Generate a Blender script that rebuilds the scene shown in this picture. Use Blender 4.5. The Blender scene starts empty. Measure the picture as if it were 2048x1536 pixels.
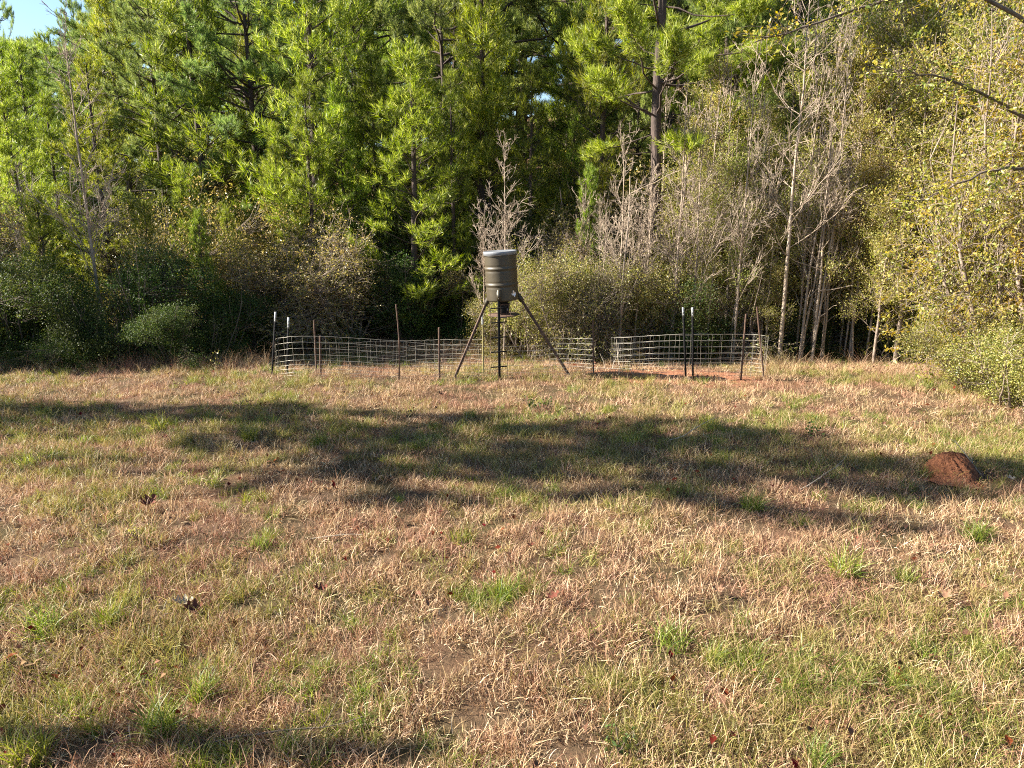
import bpy, math, random
import numpy as np
from mathutils import Vector, Matrix
from mathutils.geometry import tessellate_polygon

scene = bpy.context.scene
COL = scene.collection
PI = math.pi
rad = math.radians
rng = np.random.default_rng(7)

# ------------------------------------------------------------------ camera
CAM_H = 3.2
FPX = 1500.0                       # focal length in pixels of the 2048 px wide photograph
TH = math.atan(359.0 / FPX)        # looking down
ST, CT = math.sin(TH), math.cos(TH)
cam_data = bpy.data.cameras.new("camera")
cam = bpy.data.objects.new("camera", cam_data)
COL.objects.link(cam)
cam.location = (0, 0, CAM_H)
cam.rotation_euler = (PI / 2 - TH, 0, 0)
cam_data.sensor_width = 36
cam_data.lens = FPX / 2048 * 36
cam_data.clip_start = 0.1
cam_data.clip_end = 3000
scene.camera = cam

# ------------------------------------------------------------------ light
SUN_EL = rad(31)
SUN_BEHIND = rad(2)
sun_vec = Vector((-math.cos(SUN_BEHIND) * math.cos(SUN_EL), math.sin(SUN_BEHIND) * math.cos(SUN_EL), math.sin(SUN_EL)))
world = bpy.data.worlds.new("World")
scene.world = world
world.use_nodes = True
wn = world.node_tree
bg = wn.nodes["Background"]
sky = wn.nodes.new("ShaderNodeTexSky")
sky.sky_type = 'NISHITA'
sky.sun_disc = False
sky.sun_elevation = SUN_EL
sky.sun_rotation = math.atan2(sun_vec.x, sun_vec.y)
sky.air_density = 1.0
sky.dust_density = 0.2
sky.ozone_density = 2.5
wn.links.new(sky.outputs[0], bg.inputs[0])
bg.inputs[1].default_value = 0.05
sl = bpy.data.lights.new("sun", 'SUN')
sl.energy = 5.0
sl.angle = rad(0.53)
sl.color = (1.0, 0.93, 0.80)
sun = bpy.data.objects.new("sun", sl)
COL.objects.link(sun)
sun.rotation_euler = sun_vec.to_track_quat('Z', 'Y').to_euler()
sun.location = (-30, 8, 25)
scene.view_settings.view_transform = 'Standard'
scene.view_settings.look = 'None'
scene.view_settings.gamma = 1
scene.view_settings.use_curve_mapping = False
scene.view_settings.exposure = 2.2
scene.cycles.max_bounces = 6
scene.cycles.diffuse_bounces = 3
scene.cycles.transmission_bounces = 6
scene.cycles.transparent_max_bounces = 4
scene.cycles.use_denoising = False
scene.cycles.filter_width = 1.1


# ------------------------------------------------------------------ picture <-> place
def slope(py):
    v = (768 - py) / FPX
    return (-ST + v * CT) / (CT + v * ST)


def z_at(py, D):
    return CAM_H + D * slope(py)


def x_at(px, D, z=0.0):
    depth = D * CT - (z - CAM_H) * ST
    return (px - 1024) / FPX * depth


def smooth(a, b, t):
    t = np.clip((t - a) / (b - a), 0, 1)
    return t * t * (3 - 2 * t)


def ground_z(x, y):
    x = np.asarray(x, float); y = np.asarray(y, float)
    u = 0.030 * np.sin(x * 0.9 + 1.3 * np.sin(y * 0.45)) + 0.025 * np.sin(y * 1.15 + 0.8 * np.sin(x * 0.7) + 1.0)
    u += 0.014 * np.sin(x * 2.7 + y * 1.9) + 0.012 * np.sin(y * 3.7 - x * 1.6 + 2)
    near = 1 - smooth(30, 60, np.hypot(x, y))
    z = u * near
    z = z - 0.40 * smooth(13.8, 17.5, y)
    z = z + 5.5 * smooth(24, 95, np.hypot(x * 0.8, y) * np.where(y > 0, 1, 0))
    z = z + 15.0 * smooth(17, 62, y) * smooth(-40, 45, x)      # the wood stands on land that climbs away to the right
    return z


def gz(x, y):
    return float(ground_z(x, y))


def ground_at(px, py):
    """the point of the ground that the photograph shows at a pixel"""
    s = slope(py)
    D = -CAM_H / s
    for _ in range(6):
        X = x_at(px, D, 0)
        D = (gz(X, D) - CAM_H) / s
    X = x_at(px, D, gz(x_at(px, D), D))
    return X, D, gz(X, D)


# ------------------------------------------------------------------ mesh helpers
def mesh_from(name, verts, faces, mat=None, smooth_shade=False):
    verts = np.asarray(verts, np.float32); faces = np.asarray(faces, np.int32)
    n, k = faces.shape
    me = bpy.data.meshes.new(name)
    me.vertices.add(len(verts)); me.vertices.foreach_set("co", verts.ravel())
    me.loops.add(n * k); me.loops.foreach_set("vertex_index", faces.ravel())
    me.polygons.add(n); me.polygons.foreach_set("loop_start", np.arange(0, n * k, k, dtype=np.int32))
    if smooth_shade:
        me.polygons.foreach_set("use_smooth", np.ones(n, bool))
    me.update(calc_edges=True)
    me.validate()
    if mat: me.materials.append(mat)
    return me


def norm(v):
    return v / np.maximum(np.linalg.norm(v, axis=-1, keepdims=True), 1e-9)


def tube_arrays(P, R, S):
    """P (N,K,3), R (N,K): N polylines of K points as S-sided tubes -> verts, quads"""
    P = np.asarray(P, float); R = np.asarray(R, float)
    N, K, _ = P.shape
    T = np.empty_like(P)
    T[:, 1:-1] = P[:, 2:] - P[:, :-2]; T[:, 0] = P[:, 1] - P[:, 0]; T[:, -1] = P[:, -1] - P[:, -2]
    T = norm(T)
    mean = norm(P[:, -1] - P[:, 0])
    ref = np.where(np.abs(mean[:, 2:3]) > 0.8, np.array([[1.0, 0.13, 0.0]]), np.array([[0.0, 0.0, 1.0]]))[:, None, :]
    U = norm(np.cross(T, ref)); V = np.cross(T, U)
    a = np.arange(S) / S * 2 * PI
    V4 = P[:, :, None, :] + R[:, :, None, None] * (np.cos(a)[None, None, :, None] * U[:, :, None, :] + np.sin(a)[None, None, :, None] * V[:, :, None, :])
    verts = V4.reshape(-1, 3)
    i = np.arange(N)[:, None, None] * K * S; k = np.arange(K - 1)[None, :, None] * S; s = np.arange(S)[None, None, :]
    s2 = (s + 1) % S
    f = np.stack([i + k + s, i + k + s2, i + k + S + s2, i + k + S + s], -1).reshape(-1, 4)
    return verts, f


class Tubes:
    def __init__(self):
        self.b = {}

    def add(self, P, R, S=5):
        P = np.asarray(P, float); R = np.asarray(R, float)
        if P.ndim == 2: P = P[None]; R = R[None]
        self.b.setdefault((P.shape[1], S), []).append((P, R))

    def mesh(self, name, mat):
        vs, fs, n = [], [], 0
        for (K, S), L in self.b.items():
            P = np.concatenate([p for p, r in L]); R = np.concatenate([r for p, r in L])
            v, f = tube_arrays(P, R, S)
            vs.append(v); fs.append(f + n); n += len(v)
        return mesh_from(name, np.concatenate(vs), np.concatenate(fs), mat, True)


def add_obj(name, me, parent=None, loc=None, rot=None, label=None, cat=None, group=None, kind=None):
    o = bpy.data.objects.new(name, me)
    COL.objects.link(o)
    if parent: o.parent = parent
    if loc is not None: o.location = loc
    if rot is not None: o.rotation_euler = rot
    if label: o["label"] = label
    if cat: o["category"] = cat
    if group: o["group"] = group
    if kind: o["kind"] = kind
    return o


def thing(name, label, cat, loc, rot=(0, 0, 0), group=None, scale=None):
    o = add_obj(name, None, None, loc, rot, label, cat, group)
    if scale: o.scale = scale
    o.empty_display_size = 0.3
    return o


# ------------------------------------------------------------------ materials
def new_mat(name):
    m = bpy.data.materials.new(name); m.use_nodes = True
    nt = m.node_tree
    for n in list(nt.nodes): nt.nodes.remove(n)
    return m, nt, nt.nodes, nt.links


def ramp(N, stops):
    r = N.new("ShaderNodeValToRGB")
    e = r.color_ramp.elements
    while len(e) < len(stops): e.new(0.5)
    for i, (p, c) in enumerate(stops):
        e[i].position = p; e[i].color = (*c, 1)
    return r


def foliage_mat(name, stops, trans=0.4, tree_var=0.35, rough=0.45, spec=0.35, patch=0.0, patch_col=(0.2, 0.16, 0.03), patch_scale=1.2, loc_noise=False):
    """leaf colours picked per leaf, varied per plant, with light passing through"""
    m, nt, N, L = new_mat(name)
    geo = N.new("ShaderNodeNewGeometry")
    r = ramp(N, stops)
    L.new(geo.outputs["Random Per Island"], r.inputs[0])
    info = N.new("ShaderNodeObjectInfo")
    hsv = N.new("ShaderNodeHueSaturation")
    mr = N.new("ShaderNodeMapRange"); mr.inputs[3].default_value = 1 - tree_var; mr.inputs[4].default_value = 1 + tree_var
    L.new(info.outputs["Random"], mr.inputs[0]); L.new(mr.outputs[0], hsv.inputs["Value"])
    mr2 = N.new("ShaderNodeMapRange"); mr2.inputs[3].default_value = 0.475; mr2.inputs[4].default_value = 0.52
    mul = N.new("ShaderNodeMath"); mul.operation = 'MULTIPLY'; mul.inputs[1].default_value = 7.31
    fr = N.new("ShaderNodeMath"); fr.operation = 'FRACT'
    L.new(info.outputs["Random"], mul.inputs[0]); L.new(mul.outputs[0], fr.inputs[0]); L.new(fr.outputs[0], mr2.inputs[0]); L.new(mr2.outputs[0], hsv.inputs["Hue"])
    col = r.outputs[0]
    if patch > 0:
        tc = N.new("ShaderNodeTexCoord")
        nz = N.new("ShaderNodeTexNoise"); nz.inputs["Scale"].default_value = patch_scale; nz.inputs["Detail"].default_value = 3
        if loc_noise: L.new(info.outputs["Location"], nz.inputs["Vector"])
        else: L.new(tc.outputs["Object"], nz.inputs["Vector"])
        rp = ramp(N, [(0.48, (0, 0, 0)), (0.66, (patch, patch, patch))])
        L.new(nz.outputs["Fac"], rp.inputs[0])
        mx = N.new("ShaderNodeMix"); mx.data_type = 'RGBA'
        L.new(rp.outputs[0], mx.inputs[0]); L.new(col, mx.inputs[6]); mx.inputs[7].default_value = (*patch_col, 1)
        col = mx.outputs[2]
    L.new(col, hsv.inputs["Color"])
    p = N.new("ShaderNodeBsdfPrincipled"); p.inputs["Roughness"].default_value = rough; p.inputs["Specular IOR Level"].default_value = spec
    L.new(hsv.outputs[0], p.inputs["Base Color"])
    t = N.new("ShaderNodeBsdfTranslucent")
    h2 = N.new("ShaderNodeHueSaturation"); h2.inputs["Value"].default_value = 1.35; h2.inputs["Saturation"].default_value = 1.1; h2.inputs["Hue"].default_value = 0.49
    L.new(hsv.outputs[0], h2.inputs["Color"]); L.new(h2.outputs[0], t.inputs[0])
    mix = N.new("ShaderNodeMixShader"); mix.inputs[0].default_value = trans
    L.new(p.outputs[0], mix.inputs[1]); L.new(t.outputs[0], mix.inputs[2])
    o = N.new("ShaderNodeOutputMaterial"); L.new(mix.outputs[0], o.inputs[0])
    return m


def rough_mat(name, stops, scale=8, rough=0.85, bump=0.4, bump_scale=None, stretch=(1, 1, 1), metallic=0.0, spec=0.3, detail=6):
    m, nt, N, L = new_mat(name)
    tc = N.new("ShaderNodeTexCoord"); mp = N.new("ShaderNodeMapping"); mp.inputs["Scale"].default_value = stretch
    L.new(tc.outputs["Object"], mp.inputs[0])
    nz = N.new("ShaderNodeTexNoise"); nz.inputs["Scale"].default_value = scale; nz.inputs["Detail"].default_value = detail; nz.inputs["Roughness"].default_value = 0.65
    L.new(mp.outputs[0], nz.inputs["Vector"])
    r = ramp(N, stops); L.new(nz.outputs["Fac"], r.inputs[0])
    p = N.new("ShaderNodeBsdfPrincipled"); p.inputs["Roughness"].default_value = rough
    p.inputs["Metallic"].default_value = metallic; p.inputs["Specular IOR Level"].default_value = spec
    L.new(r.outputs[0], p.inputs["Base Color"])
    if bump:
        n2 = N.new("ShaderNodeTexNoise"); n2.inputs["Scale"].default_value = bump_scale or scale * 3; n2.inputs["Detail"].default_value = 5
        L.new(mp.outputs[0], n2.inputs["Vector"])
        b = N.new("ShaderNodeBump"); b.inputs["Strength"].default_value = bump; b.inputs["Distance"].default_value = 0.02
        L.new(n2.outputs["Fac"], b.inputs["Height"]); L.new(b.outputs[0], p.inputs["Normal"])
    o = N.new("ShaderNodeOutputMaterial"); L.new(p.outputs[0], o.inputs[0])
    return m


M = {}
M['pine'] = foliage_mat("pine_needles", [(0, (.07, .12, .012)), (.5, (.18, .24, .022)), (.85, (.32, .37, .08)), (1, (.42, .42, .16))], trans=.5, tree_var=.25)
M['pine_old'] = foliage_mat("old_pine_needles", [(0, (.05, .10, .03)), (.5, (.17, .23, .055)), (1, (.34, .38, .13))], trans=.5, tree_var=.25)
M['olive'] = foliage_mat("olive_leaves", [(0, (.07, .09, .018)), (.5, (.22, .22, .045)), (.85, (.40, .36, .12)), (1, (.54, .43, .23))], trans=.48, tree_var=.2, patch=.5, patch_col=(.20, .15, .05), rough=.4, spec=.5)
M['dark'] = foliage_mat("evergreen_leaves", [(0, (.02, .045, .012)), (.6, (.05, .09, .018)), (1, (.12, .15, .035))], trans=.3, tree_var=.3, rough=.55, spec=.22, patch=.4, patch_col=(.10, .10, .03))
M['bright'] = foliage_mat("yellow_green_leaves", [(0, (.06, .10, .015)), (.4, (.19, .21, .028)), (.8, (.38, .37, .07)), (1, (.55, .46, .17))], trans=.45, tree_var=.1, rough=.42, spec=.4, patch=.6, patch_col=(.40, .26, .03), patch_scale=1.3)
M['thin'] = foliage_mat("thin_autumn_leaves", [(0, (.12, .15, .025)), (.5, (.27, .29, .06)), (.85, (.42, .40, .13)), (1, (.52, .42, .22))], trans=.5, tree_var=.2, patch=.4, patch_col=(.36, .28, .07))
M['rustleaf'] = foliage_mat("dead_brown_leaves", [(0, (.12, .06, .03)), (1, (.34, .20, .12))], trans=.25, tree_var=.1)
M['bark_pine'] = rough_mat("pine_bark", [(.3, (.03, .022, .02)), (.6, (.085, .06, .05)), (.75, (.15, .11, .09))], scale=14, stretch=(1, 1, .25), bump=.8)
M['bark_dark'] = rough_mat("dark_bark", [(.3, (.06, .045, .035)), (.7, (.17, .13, .10))], scale=10, stretch=(1, 1, .4))
M['bark_pale'] = rough_mat("pale_bark", [(.3, (.20, .15, .11)), (.6, (.38, .30, .23)), (.8, (.52, .43, .35))], scale=6, stretch=(1, 1, .5), bump=.3)
M['bark_mid'] = rough_mat("grey_brown_bark", [(.3, (.12, .09, .07)), (.7, (.32, .25, .20))], scale=8, stretch=(1, 1, .4))

# ------------------------------------------------------------------ vegetation generators
def rand_unit(n):
    return norm(rng.normal(size=(n, 3)))


def perp(d):
    a = np.where(np.abs(d[:, 2:3]) > 0.9, np.array([[1., 0, 0]]), np.array([[0., 0, 1.]]))
    return norm(np.cross(d, a))


def needles(P, Dr, per, length, spread, w):
    """tufts of single-triangle pine needles at points P pointing along Dr"""
    n = len(P)
    base = np.repeat(P, per, 0); d = np.repeat(norm(Dr), per, 0)
    s = rng.random((n * per, 1))
    base = base + d * (s - .55) * length * 1.1
    dirn = norm(d * (1 - spread * .35 + (s - .3) * .5) + rand_unit(n * per) * spread)
    ln = length * rng.uniform(.7, 1.1, (n * per, 1))
    side = norm(np.cross(dirn, rand_unit(n * per))) * w * .5
    tip = base + dirn * ln
    tip[:, 2] -= 0.12 * ln[:, 0] * rng.random(n * per)
    V = np.stack([base - side, base + side, tip], 1).reshape(-1, 3)
    F = np.arange(len(V)).reshape(-1, 3)
    return V, F


def leaves(P, size, aspect=.5, droop=.2, up=.35):
    n = len(P)
    d = rand_unit(n); d[:, 2] -= droop; d = norm(d)
    nrm = rand_unit(n); nrm[:, 2] += up; nrm = norm(nrm)
    side = norm(np.cross(d, nrm)); nn = np.cross(side, d)
    L = size * rng.uniform(.6, 1.25, (n, 1))
    a = P; b = P + d * L
    mid = P + d * L * .5
    l = mid + side * L * aspect * .5 + nn * L * .08
    r = mid - side * L * aspect * .5 + nn * L * .08
    V = np.stack([a, l, b, r], 1).reshape(-1, 3)
    i = np.arange(n)[:, None] * 4
    F = np.concatenate([i + np.array([[0, 1, 2]]), i + np.array([[0, 2, 3]])], 1).reshape(-1, 3)
    return V, F


def path(p0, d, L, K, wob, lift=0.0, droop=0.0):
    """N curved polylines from p0 along d"""
    p0 = np.atleast_2d(p0); d = norm(np.atleast_2d(d)); n = len(p0)
    L = np.broadcast_to(np.asarray(L, float), (n,))
    P = np.empty((n, K, 3)); P[:, 0] = p0
    cur = d.copy()
    for k in range(1, K):
        cur = cur + rng.normal(size=(n, 3)) * wob
        cur[:, 2] += lift - droop
        cur = norm(cur)
        P[:, k] = P[:, k - 1] + cur * (L / (K - 1))[:, None]
    return P


def taper(r0, r1, K):
    r0 = np.atleast_1d(r0).astype(float); r1 = np.atleast_1d(r1).astype(float)
    t = np.linspace(0, 1, K)[None]
    return r0[:, None] * (1 - t) + r1[:, None] * t


def make_pine(h, base_frac, spread, rt, step=.55, per=15, mature=False, nlen=.20, w=.011, dens=1.0, mat='pine', inner=.42, thin=1.0):
    tr = Tubes()
    K = 14
    z = np.linspace(0, 1, K)
    wob = np.cumsum(rng.normal(size=(K, 2)) * (.018 if not mature else .03) * h / 10, 0)
    tp = np.stack([wob[:, 0], wob[:, 1], z * h], 1); tp[0, :2] = 0
    rr = rt * (1 - z) ** .75 + .012
    tr.add(tp, rr, 8)
    def trunk(zz):
        t = np.clip(zz / h, 0, 1) * (K - 1); i = np.minimum(t.astype(int), K - 2); f = (t - i)[:, None]
        return tp[i] * (1 - f) + tp[i + 1] * f
    TP, TD = [], []
    zs = h * base_frac
    while zs < h * .985:
        t = (zs / h - base_frac) / (1 - base_frac)
        nb = int(rng.integers(3, 6))
        if mature:
            Lm = spread * (0.55 + .75 * math.sin(PI * min(1, t * .9 + .15))) * (1 if t < .85 else (1.15 - t) / .3)
        else:
            Lm = spread * ((1 - t) ** .75 * .92 + .08) * (1 if t > .12 else .75 + 2 * t)
        a0 = rng.random() * 2 * PI
        ang = a0 + np.arange(nb) / nb * 2 * PI + rng.normal(size=nb) * .3
        el = (rng.normal(size=nb) * .12 + (.25 + .55 * t if not mature else .05 + .5 * t))
        d = np.stack([np.cos(ang) * np.cos(el), np.sin(ang) * np.cos(el), np.sin(el)], 1)
        Ls = Lm * rng.uniform(.55, 1.15, nb)
        if mature: Ls *= np.where(rng.random(nb) < .22, .35, 1)
        p0 = trunk(np.full(nb, zs) + rng.normal(size=nb) * step * .12)
        KB = 7
        B = path(p0, d, Ls, KB, .09 if not mature else .17, lift=.05)
        r0 = (.008 + .010 * Ls * (1.3 if mature else 1)) * thin
        tr.add(B, taper(r0, .004, KB), 4)
        # twigs
        for b in range(nb):
            nt_ = max(3, int(Ls[b] * 6.5 * dens))
            tt = rng.uniform(.25 if not mature else inner, 1.0, nt_) ** .8 * (KB - 1)
            i = np.minimum(tt.astype(int), KB - 2); f = (tt - i)[:, None]
            q = B[b, i] * (1 - f) + B[b, i + 1] * f
            bd = norm(B[b, i + 1] - B[b, i])
            sd = norm(bd + perp(bd) * rng.choice([-1, 1], (nt_, 1)) * rng.uniform(.5, 1.2, (nt_, 1)) + np.array([0, 0, .22]) + rng.normal(size=(nt_, 3)) * .25)
            tl = (.18 + .30 * Ls[b] * (1 - tt / (KB - 1))) * rng.uniform(.6, 1.3, nt_)
            W = path(q, sd, tl, 3, .12, lift=.10)
            tr.add(W, taper(np.full(nt_, .006), .003, 3), 3)
            TP.append(W[:, -1]); TD.append(norm(W[:, -1] - W[:, -2] + np.array([0, 0, .15])))
            m = tl > .22
            if m.any():
                TP.append(W[m, 1] + rng.normal(size=(m.sum(), 3)) * .05); TD.append(norm(W[m, 2] - W[m, 1] + rng.normal(size=(m.sum(), 3)) * .5))
        TP.append(B[:, -1]); TD.append(norm(B[:, -1] - B[:, -2] + np.array([0, 0, .4])))
        TP.append(B[:, -2]); TD.append(norm(B[:, -1] - B[:, -2] + np.array([0, 0, .4])))
        zs += step * rng.uniform(.7, 1.25) * (1 - .35 * t)
    # leader
    for zz in np.linspace(h * .93, h, 5):
        TP.append(trunk(np.array([zz]))); TD.append(np.array([[0, 0, 1.]]))
    # dead stubs below the crown
    if mature:
        n = 14
        zz = rng.uniform(h * .08, h * max(base_frac, .12), n); an = rng.random(n) * 2 * PI
        d = np.stack([np.cos(an), np.sin(an), rng.normal(size=n) * .25 + .1], 1)
        Ls = rng.uniform(.3, 1.6, n)
        B = path(trunk(zz), d, Ls, 6, .25)
        tr.add(B, taper(.018, .006, 6).repeat(n, 0) if False else taper(np.full(n, .018), .005, 6), 4)
    V, F = needles(np.concatenate(TP), np.concatenate(TD), per, nlen, .62, w)
    return tr.mesh("pine_trunk", M['bark_pine']), mesh_from("pine_crown", V, F, M[mat])


def make_bush(h, w, nclump, per, size, mat, bark='bark_mid', cr=.28, lumps=7, stems=7, floor=.03, aspect=.5, twig_frac=.5, lean=.35, spray=0):
    """many-stemmed shrub: leaf clumps fill a lumpy volume, each hung on a twig"""
    tr = Tubes()
    lc = np.stack([rng.normal(size=lumps) * w * .22, rng.normal(size=lumps) * w * .22, rng.uniform(.12, .84, lumps) * h], 1)
    lr = rng.uniform(.22, .36, lumps) * w
    lrz = rng.uniform(.16, .28, lumps) * h
    pick = rng.choice(lumps, nclump, p=(lr ** 2 / (lr ** 2).sum()))
    u = rand_unit(nclump) * (rng.random((nclump, 1)) ** .45)
    C = lc[pick] + u * np.stack([lr[pick], lr[pick], lrz[pick]], 1)
    C[:, 2] = np.abs(C[:, 2] - floor * h) + floor * h
    # stems
    ends = lc[rng.integers(0, lumps, stems)] + rng.normal(size=(stems, 3)) * w * .12
    ends[:, 2] = rng.uniform(.55, 1.0, stems) * h
    p0 = np.stack([rng.normal(size=stems) * w * .05, rng.normal(size=stems) * w * .05, np.full(stems, -.15)], 1)
    K = 9
    t = np.linspace(0, 1, K)[None, :, None]
    S = p0[:, None] * (1 - t) + ends[:, None] * t + np.cumsum(rng.normal(size=(stems, K, 3)) * .035 * h / 4, 1) * np.minimum(t * 3, 1)
    S[:, :, :2] += (ends - p0)[:, None, :2] * lean * np.sin(t * PI)[..., 0:1] * .4
    tr.add(S, taper(np.full(stems, .012 + .007 * h), .006, K), 5)
    # twigs from the nearest stem point to clumps
    nt_ = int(nclump * twig_frac)
    SP = S.reshape(-1, 3)
    ci = C[:nt_]
    low = ci - np.array([0, 0, .12 * h])
    dd = ((low[:, None] - SP[None]) ** 2).sum(-1)
    q = SP[dd.argmin(1)]
    mid = (q + ci) / 2 + rng.normal(size=(nt_, 3)) * .08 + np.array([0, 0, -.05])
    W = np.stack([q, mid, ci], 1)
    tr.add(W, taper(np.full(nt_, .008), .003, 3), 3)
    if spray:
        out = norm(C - np.array([0, 0, h * .35]) + rng.normal(size=C.shape) * .5 * w)
        KS = 6
        T = path(np.repeat(C, spray, 0) + rng.normal(size=(nclump * spray, 3)) * cr * .4, np.repeat(out, spray, 0) + rng.normal(size=(nclump * spray, 3)) * .55, cr * rng.uniform(1.2, 3.4, nclump * spray), KS, .16, droop=.05)
        tr.add(T, taper(np.full(len(T), .005), .002, KS), 3)
        pl = max(3, int(per / spray))
        tt = rng.uniform(0, KS - 1.001, (len(T), pl)); i = tt.astype(int); f = (tt - i)[..., None]
        r_ = np.arange(len(T))[:, None]
        P = (T[r_, i] * (1 - f) + T[r_, i + 1] * f).reshape(-1, 3) + rng.normal(size=(len(T) * pl, 3)) * .018
        P[:, 2] = np.maximum(P[:, 2], .02)
        V, F = leaves(P, size * rng.uniform(.65, 1.3, (len(P), 1)), aspect)
        return tr.mesh("shrub_stems", M[bark]), mesh_from("shrub_foliage", V, F, M[mat])
    k = rng.poisson(per, nclump) + 2
    P = np.repeat(C, k, 0) + norm(rng.normal(size=(k.sum(), 3))) * (rng.random((k.sum(), 1)) ** .6) * cr
    P[:, 2] = np.maximum(P[:, 2], .02)
    V, F = leaves(P, size, aspect)
    return tr.mesh("shrub_stems", M[bark]), mesh_from("shrub_foliage", V, F, M[mat])


def make_sapling(h, rt, bark, spread=1.0, nb=26, base=.22, leafn=0, leafmat=None, size=.045, asc=.95, sub=7, wob=.10, tmin=.0055, twigs=3, leader=1.0, lcr=.16):
    """slender tree: ascending branches, fine twigs, optional sparse leaves"""
    tr = Tubes()
    K = 16
    z = np.linspace(0, 1, K)
    wb = np.cumsum(rng.normal(size=(K, 2)) * .011 * h / 6, 0)
    tp = np.stack([wb[:, 0], wb[:, 1], z * h * leader], 1); tp -= tp[0]
    tr.add(tp, rt * (1 - z) ** .85 + tmin, 6)
    zz = (base + (1 - base) * np.sort(rng.random(nb)) ** .85 * .97)
    t = zz * (K - 1); i = np.minimum(t.astype(int), K - 2); f = (t - i)[:, None]
    p0 = tp[i] * (1 - f) + tp[i + 1] * f
    an = np.arange(nb) * 2.4 + rng.normal(size=nb) * .5
    el = rng.normal(size=nb) * .18 + asc
    d = np.stack([np.cos(an) * np.cos(el), np.sin(an) * np.cos(el), np.sin(el)], 1)
    Ls = spread * h * .27 * (1 - .72 * (zz - base) / (1 - base)) * rng.uniform(.6, 1.3, nb)
    B = path(p0, d, Ls, 8, wob, lift=.05)
    tr.add(B, taper((rt * .30) * (1 - zz * .5), tmin * .8, 8), 5)
    ends = [B[:, -1]]
    q, sd, tl = [], [], []
    for b in range(nb):
        n = max(2, int(sub * Ls[b] / (spread * h * .2)))
        tt = rng.uniform(.15, 1, n) * 7; i = np.minimum(tt.astype(int), 6); f = (tt - i)[:, None]
        q.append(B[b, i] * (1 - f) + B[b, i + 1] * f)
        bd = norm(B[b, i + 1] - B[b, i])
        sd.append(norm(bd + perp(bd) * rng.choice([-1, 1], (n, 1)) * .75 + rng.normal(size=(n, 3)) * .35 + np.array([0, 0, .15])))
        tl.append(Ls[b] * .45 * rng.uniform(.4, 1.2, n))
    q = np.concatenate(q); sd = np.concatenate(sd); tl = np.concatenate(tl)
    W = path(q, sd, tl, 5, .16, lift=.06)
    tr.add(W, taper(np.full(len(q), tmin * 1.25), tmin * .75, 5), 4)
    ends += [W[:, -1], W[:, 3], W[:, 2]]
    if twigs:
        q2 = np.repeat(W[:, 2:4].reshape(-1, 3), twigs, 0)
        d2 = np.repeat(norm(W[:, 3] - W[:, 1]), 2 * twigs, 0) + rng.normal(size=(len(q2), 3)) * .55 + np.array([0, 0, .1])
        X = path(q2, d2, np.repeat(tl, 2 * twigs) * .45 * rng.uniform(.4, 1.2, len(q2)), 3, .15)
        tr.add(X, taper(np.full(len(q2), tmin * .85), tmin * .6, 3), 3)
        ends.append(X[:, -1]); ends.append(X[:, 1])
    me = tr.mesh("sapling_wood", M[bark])
    cr = None
    if leafn:
        E = np.concatenate(ends)
        P = E[rng.integers(0, len(E), leafn)] + rng.normal(size=(leafn, 3)) * lcr
        V, F = leaves(P, size, .5, droop=.4)
        cr = mesh_from("sapling_leaves", V, F, M[leafmat])
    return me, cr


# young pines, older pines
YP = [make_pine(h, b, s, r, per=pr + 3, step=st * .9, w=.0135, dens=1.3) for h, b, s, r, pr, st in
      [(9, .10, 2.1, .085, 17, .50), (10, .18, 2.3, .10, 16, .52), (8, .06, 2.0, .075, 18, .48), (9.5, .14, 1.9, .085, 17, .50), (7, .05, 1.7, .07, 18, .45)]]
OP = [make_pine(h, b, s, r, per=20, step=.50, mature=True, dens=1.7, nlen=.22, w=.015, mat='pine_old') for h, b, s, r in
      [(15, .30, 2.7, .15), (16, .25, 2.6, .16), (14, .22, 2.5, .14)]]
BIGP = make_pine(17, .36, 3.5, .19, per=20, step=.75, mature=True, dens=2.4, inner=.45, thin=.62, nlen=.24, w=.015, mat='pine')
TALLP = make_pine(15, .62, 1.7, .14, per=18, step=.42, mature=True, dens=1.8, nlen=.22, w=.016, mat='pine_old')
FARP = [make_pine(16, .10, 2.7, .15, per=11, step=.6, mature=True, dens=1.2, nlen=.30, w=.030, mat='pine_old') for _ in range(2)]
OLB = [make_bush(3.4, 3.0, 760, 28, .056, 'olive', lumps=12, cr=.19, stems=12, twig_frac=.8, spray=3), make_bush(3.2, 2.6, 720, 28, .054, 'olive', lumps=11, cr=.19, stems=12, twig_frac=.8, spray=3), make_bush(2.8, 3.0, 700, 28, .054, 'olive', lumps=12, cr=.24, stems=12, twig_frac=.8)]
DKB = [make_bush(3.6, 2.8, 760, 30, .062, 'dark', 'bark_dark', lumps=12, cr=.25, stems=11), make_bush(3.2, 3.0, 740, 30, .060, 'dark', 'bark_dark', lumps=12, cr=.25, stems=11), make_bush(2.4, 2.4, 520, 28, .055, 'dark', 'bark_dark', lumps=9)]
LSP = [make_sapling(h, .055, 'bark_mid', sp, nb=34, base=.12, leafn=n, leafmat='thin', size=.060, asc=.75, sub=7, twigs=2, lcr=.14) for h, sp, n in
       [(8.5, .8, 15000), (9.0, .7, 15000), (7.5, .9, 14000)]]
BARE = [make_sapling(6.2, .030, 'bark_pale', .9, nb=34, base=.16, asc=1.0, tmin=.0052, twigs=3), make_sapling(7.6, .036, 'bark_pale', .75, nb=40, base=.20, asc=.95, tmin=.005, twigs=3),
        make_sapling(8.5, .050, 'bark_pale', .85, nb=36, base=.28, asc=.75, tmin=.005, wob=.14, twigs=3), make_sapling(5.0, .024, 'bark_pale', .9, nb=28, base=.10, asc=1.1, tmin=.0052, twigs=3)]


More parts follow.
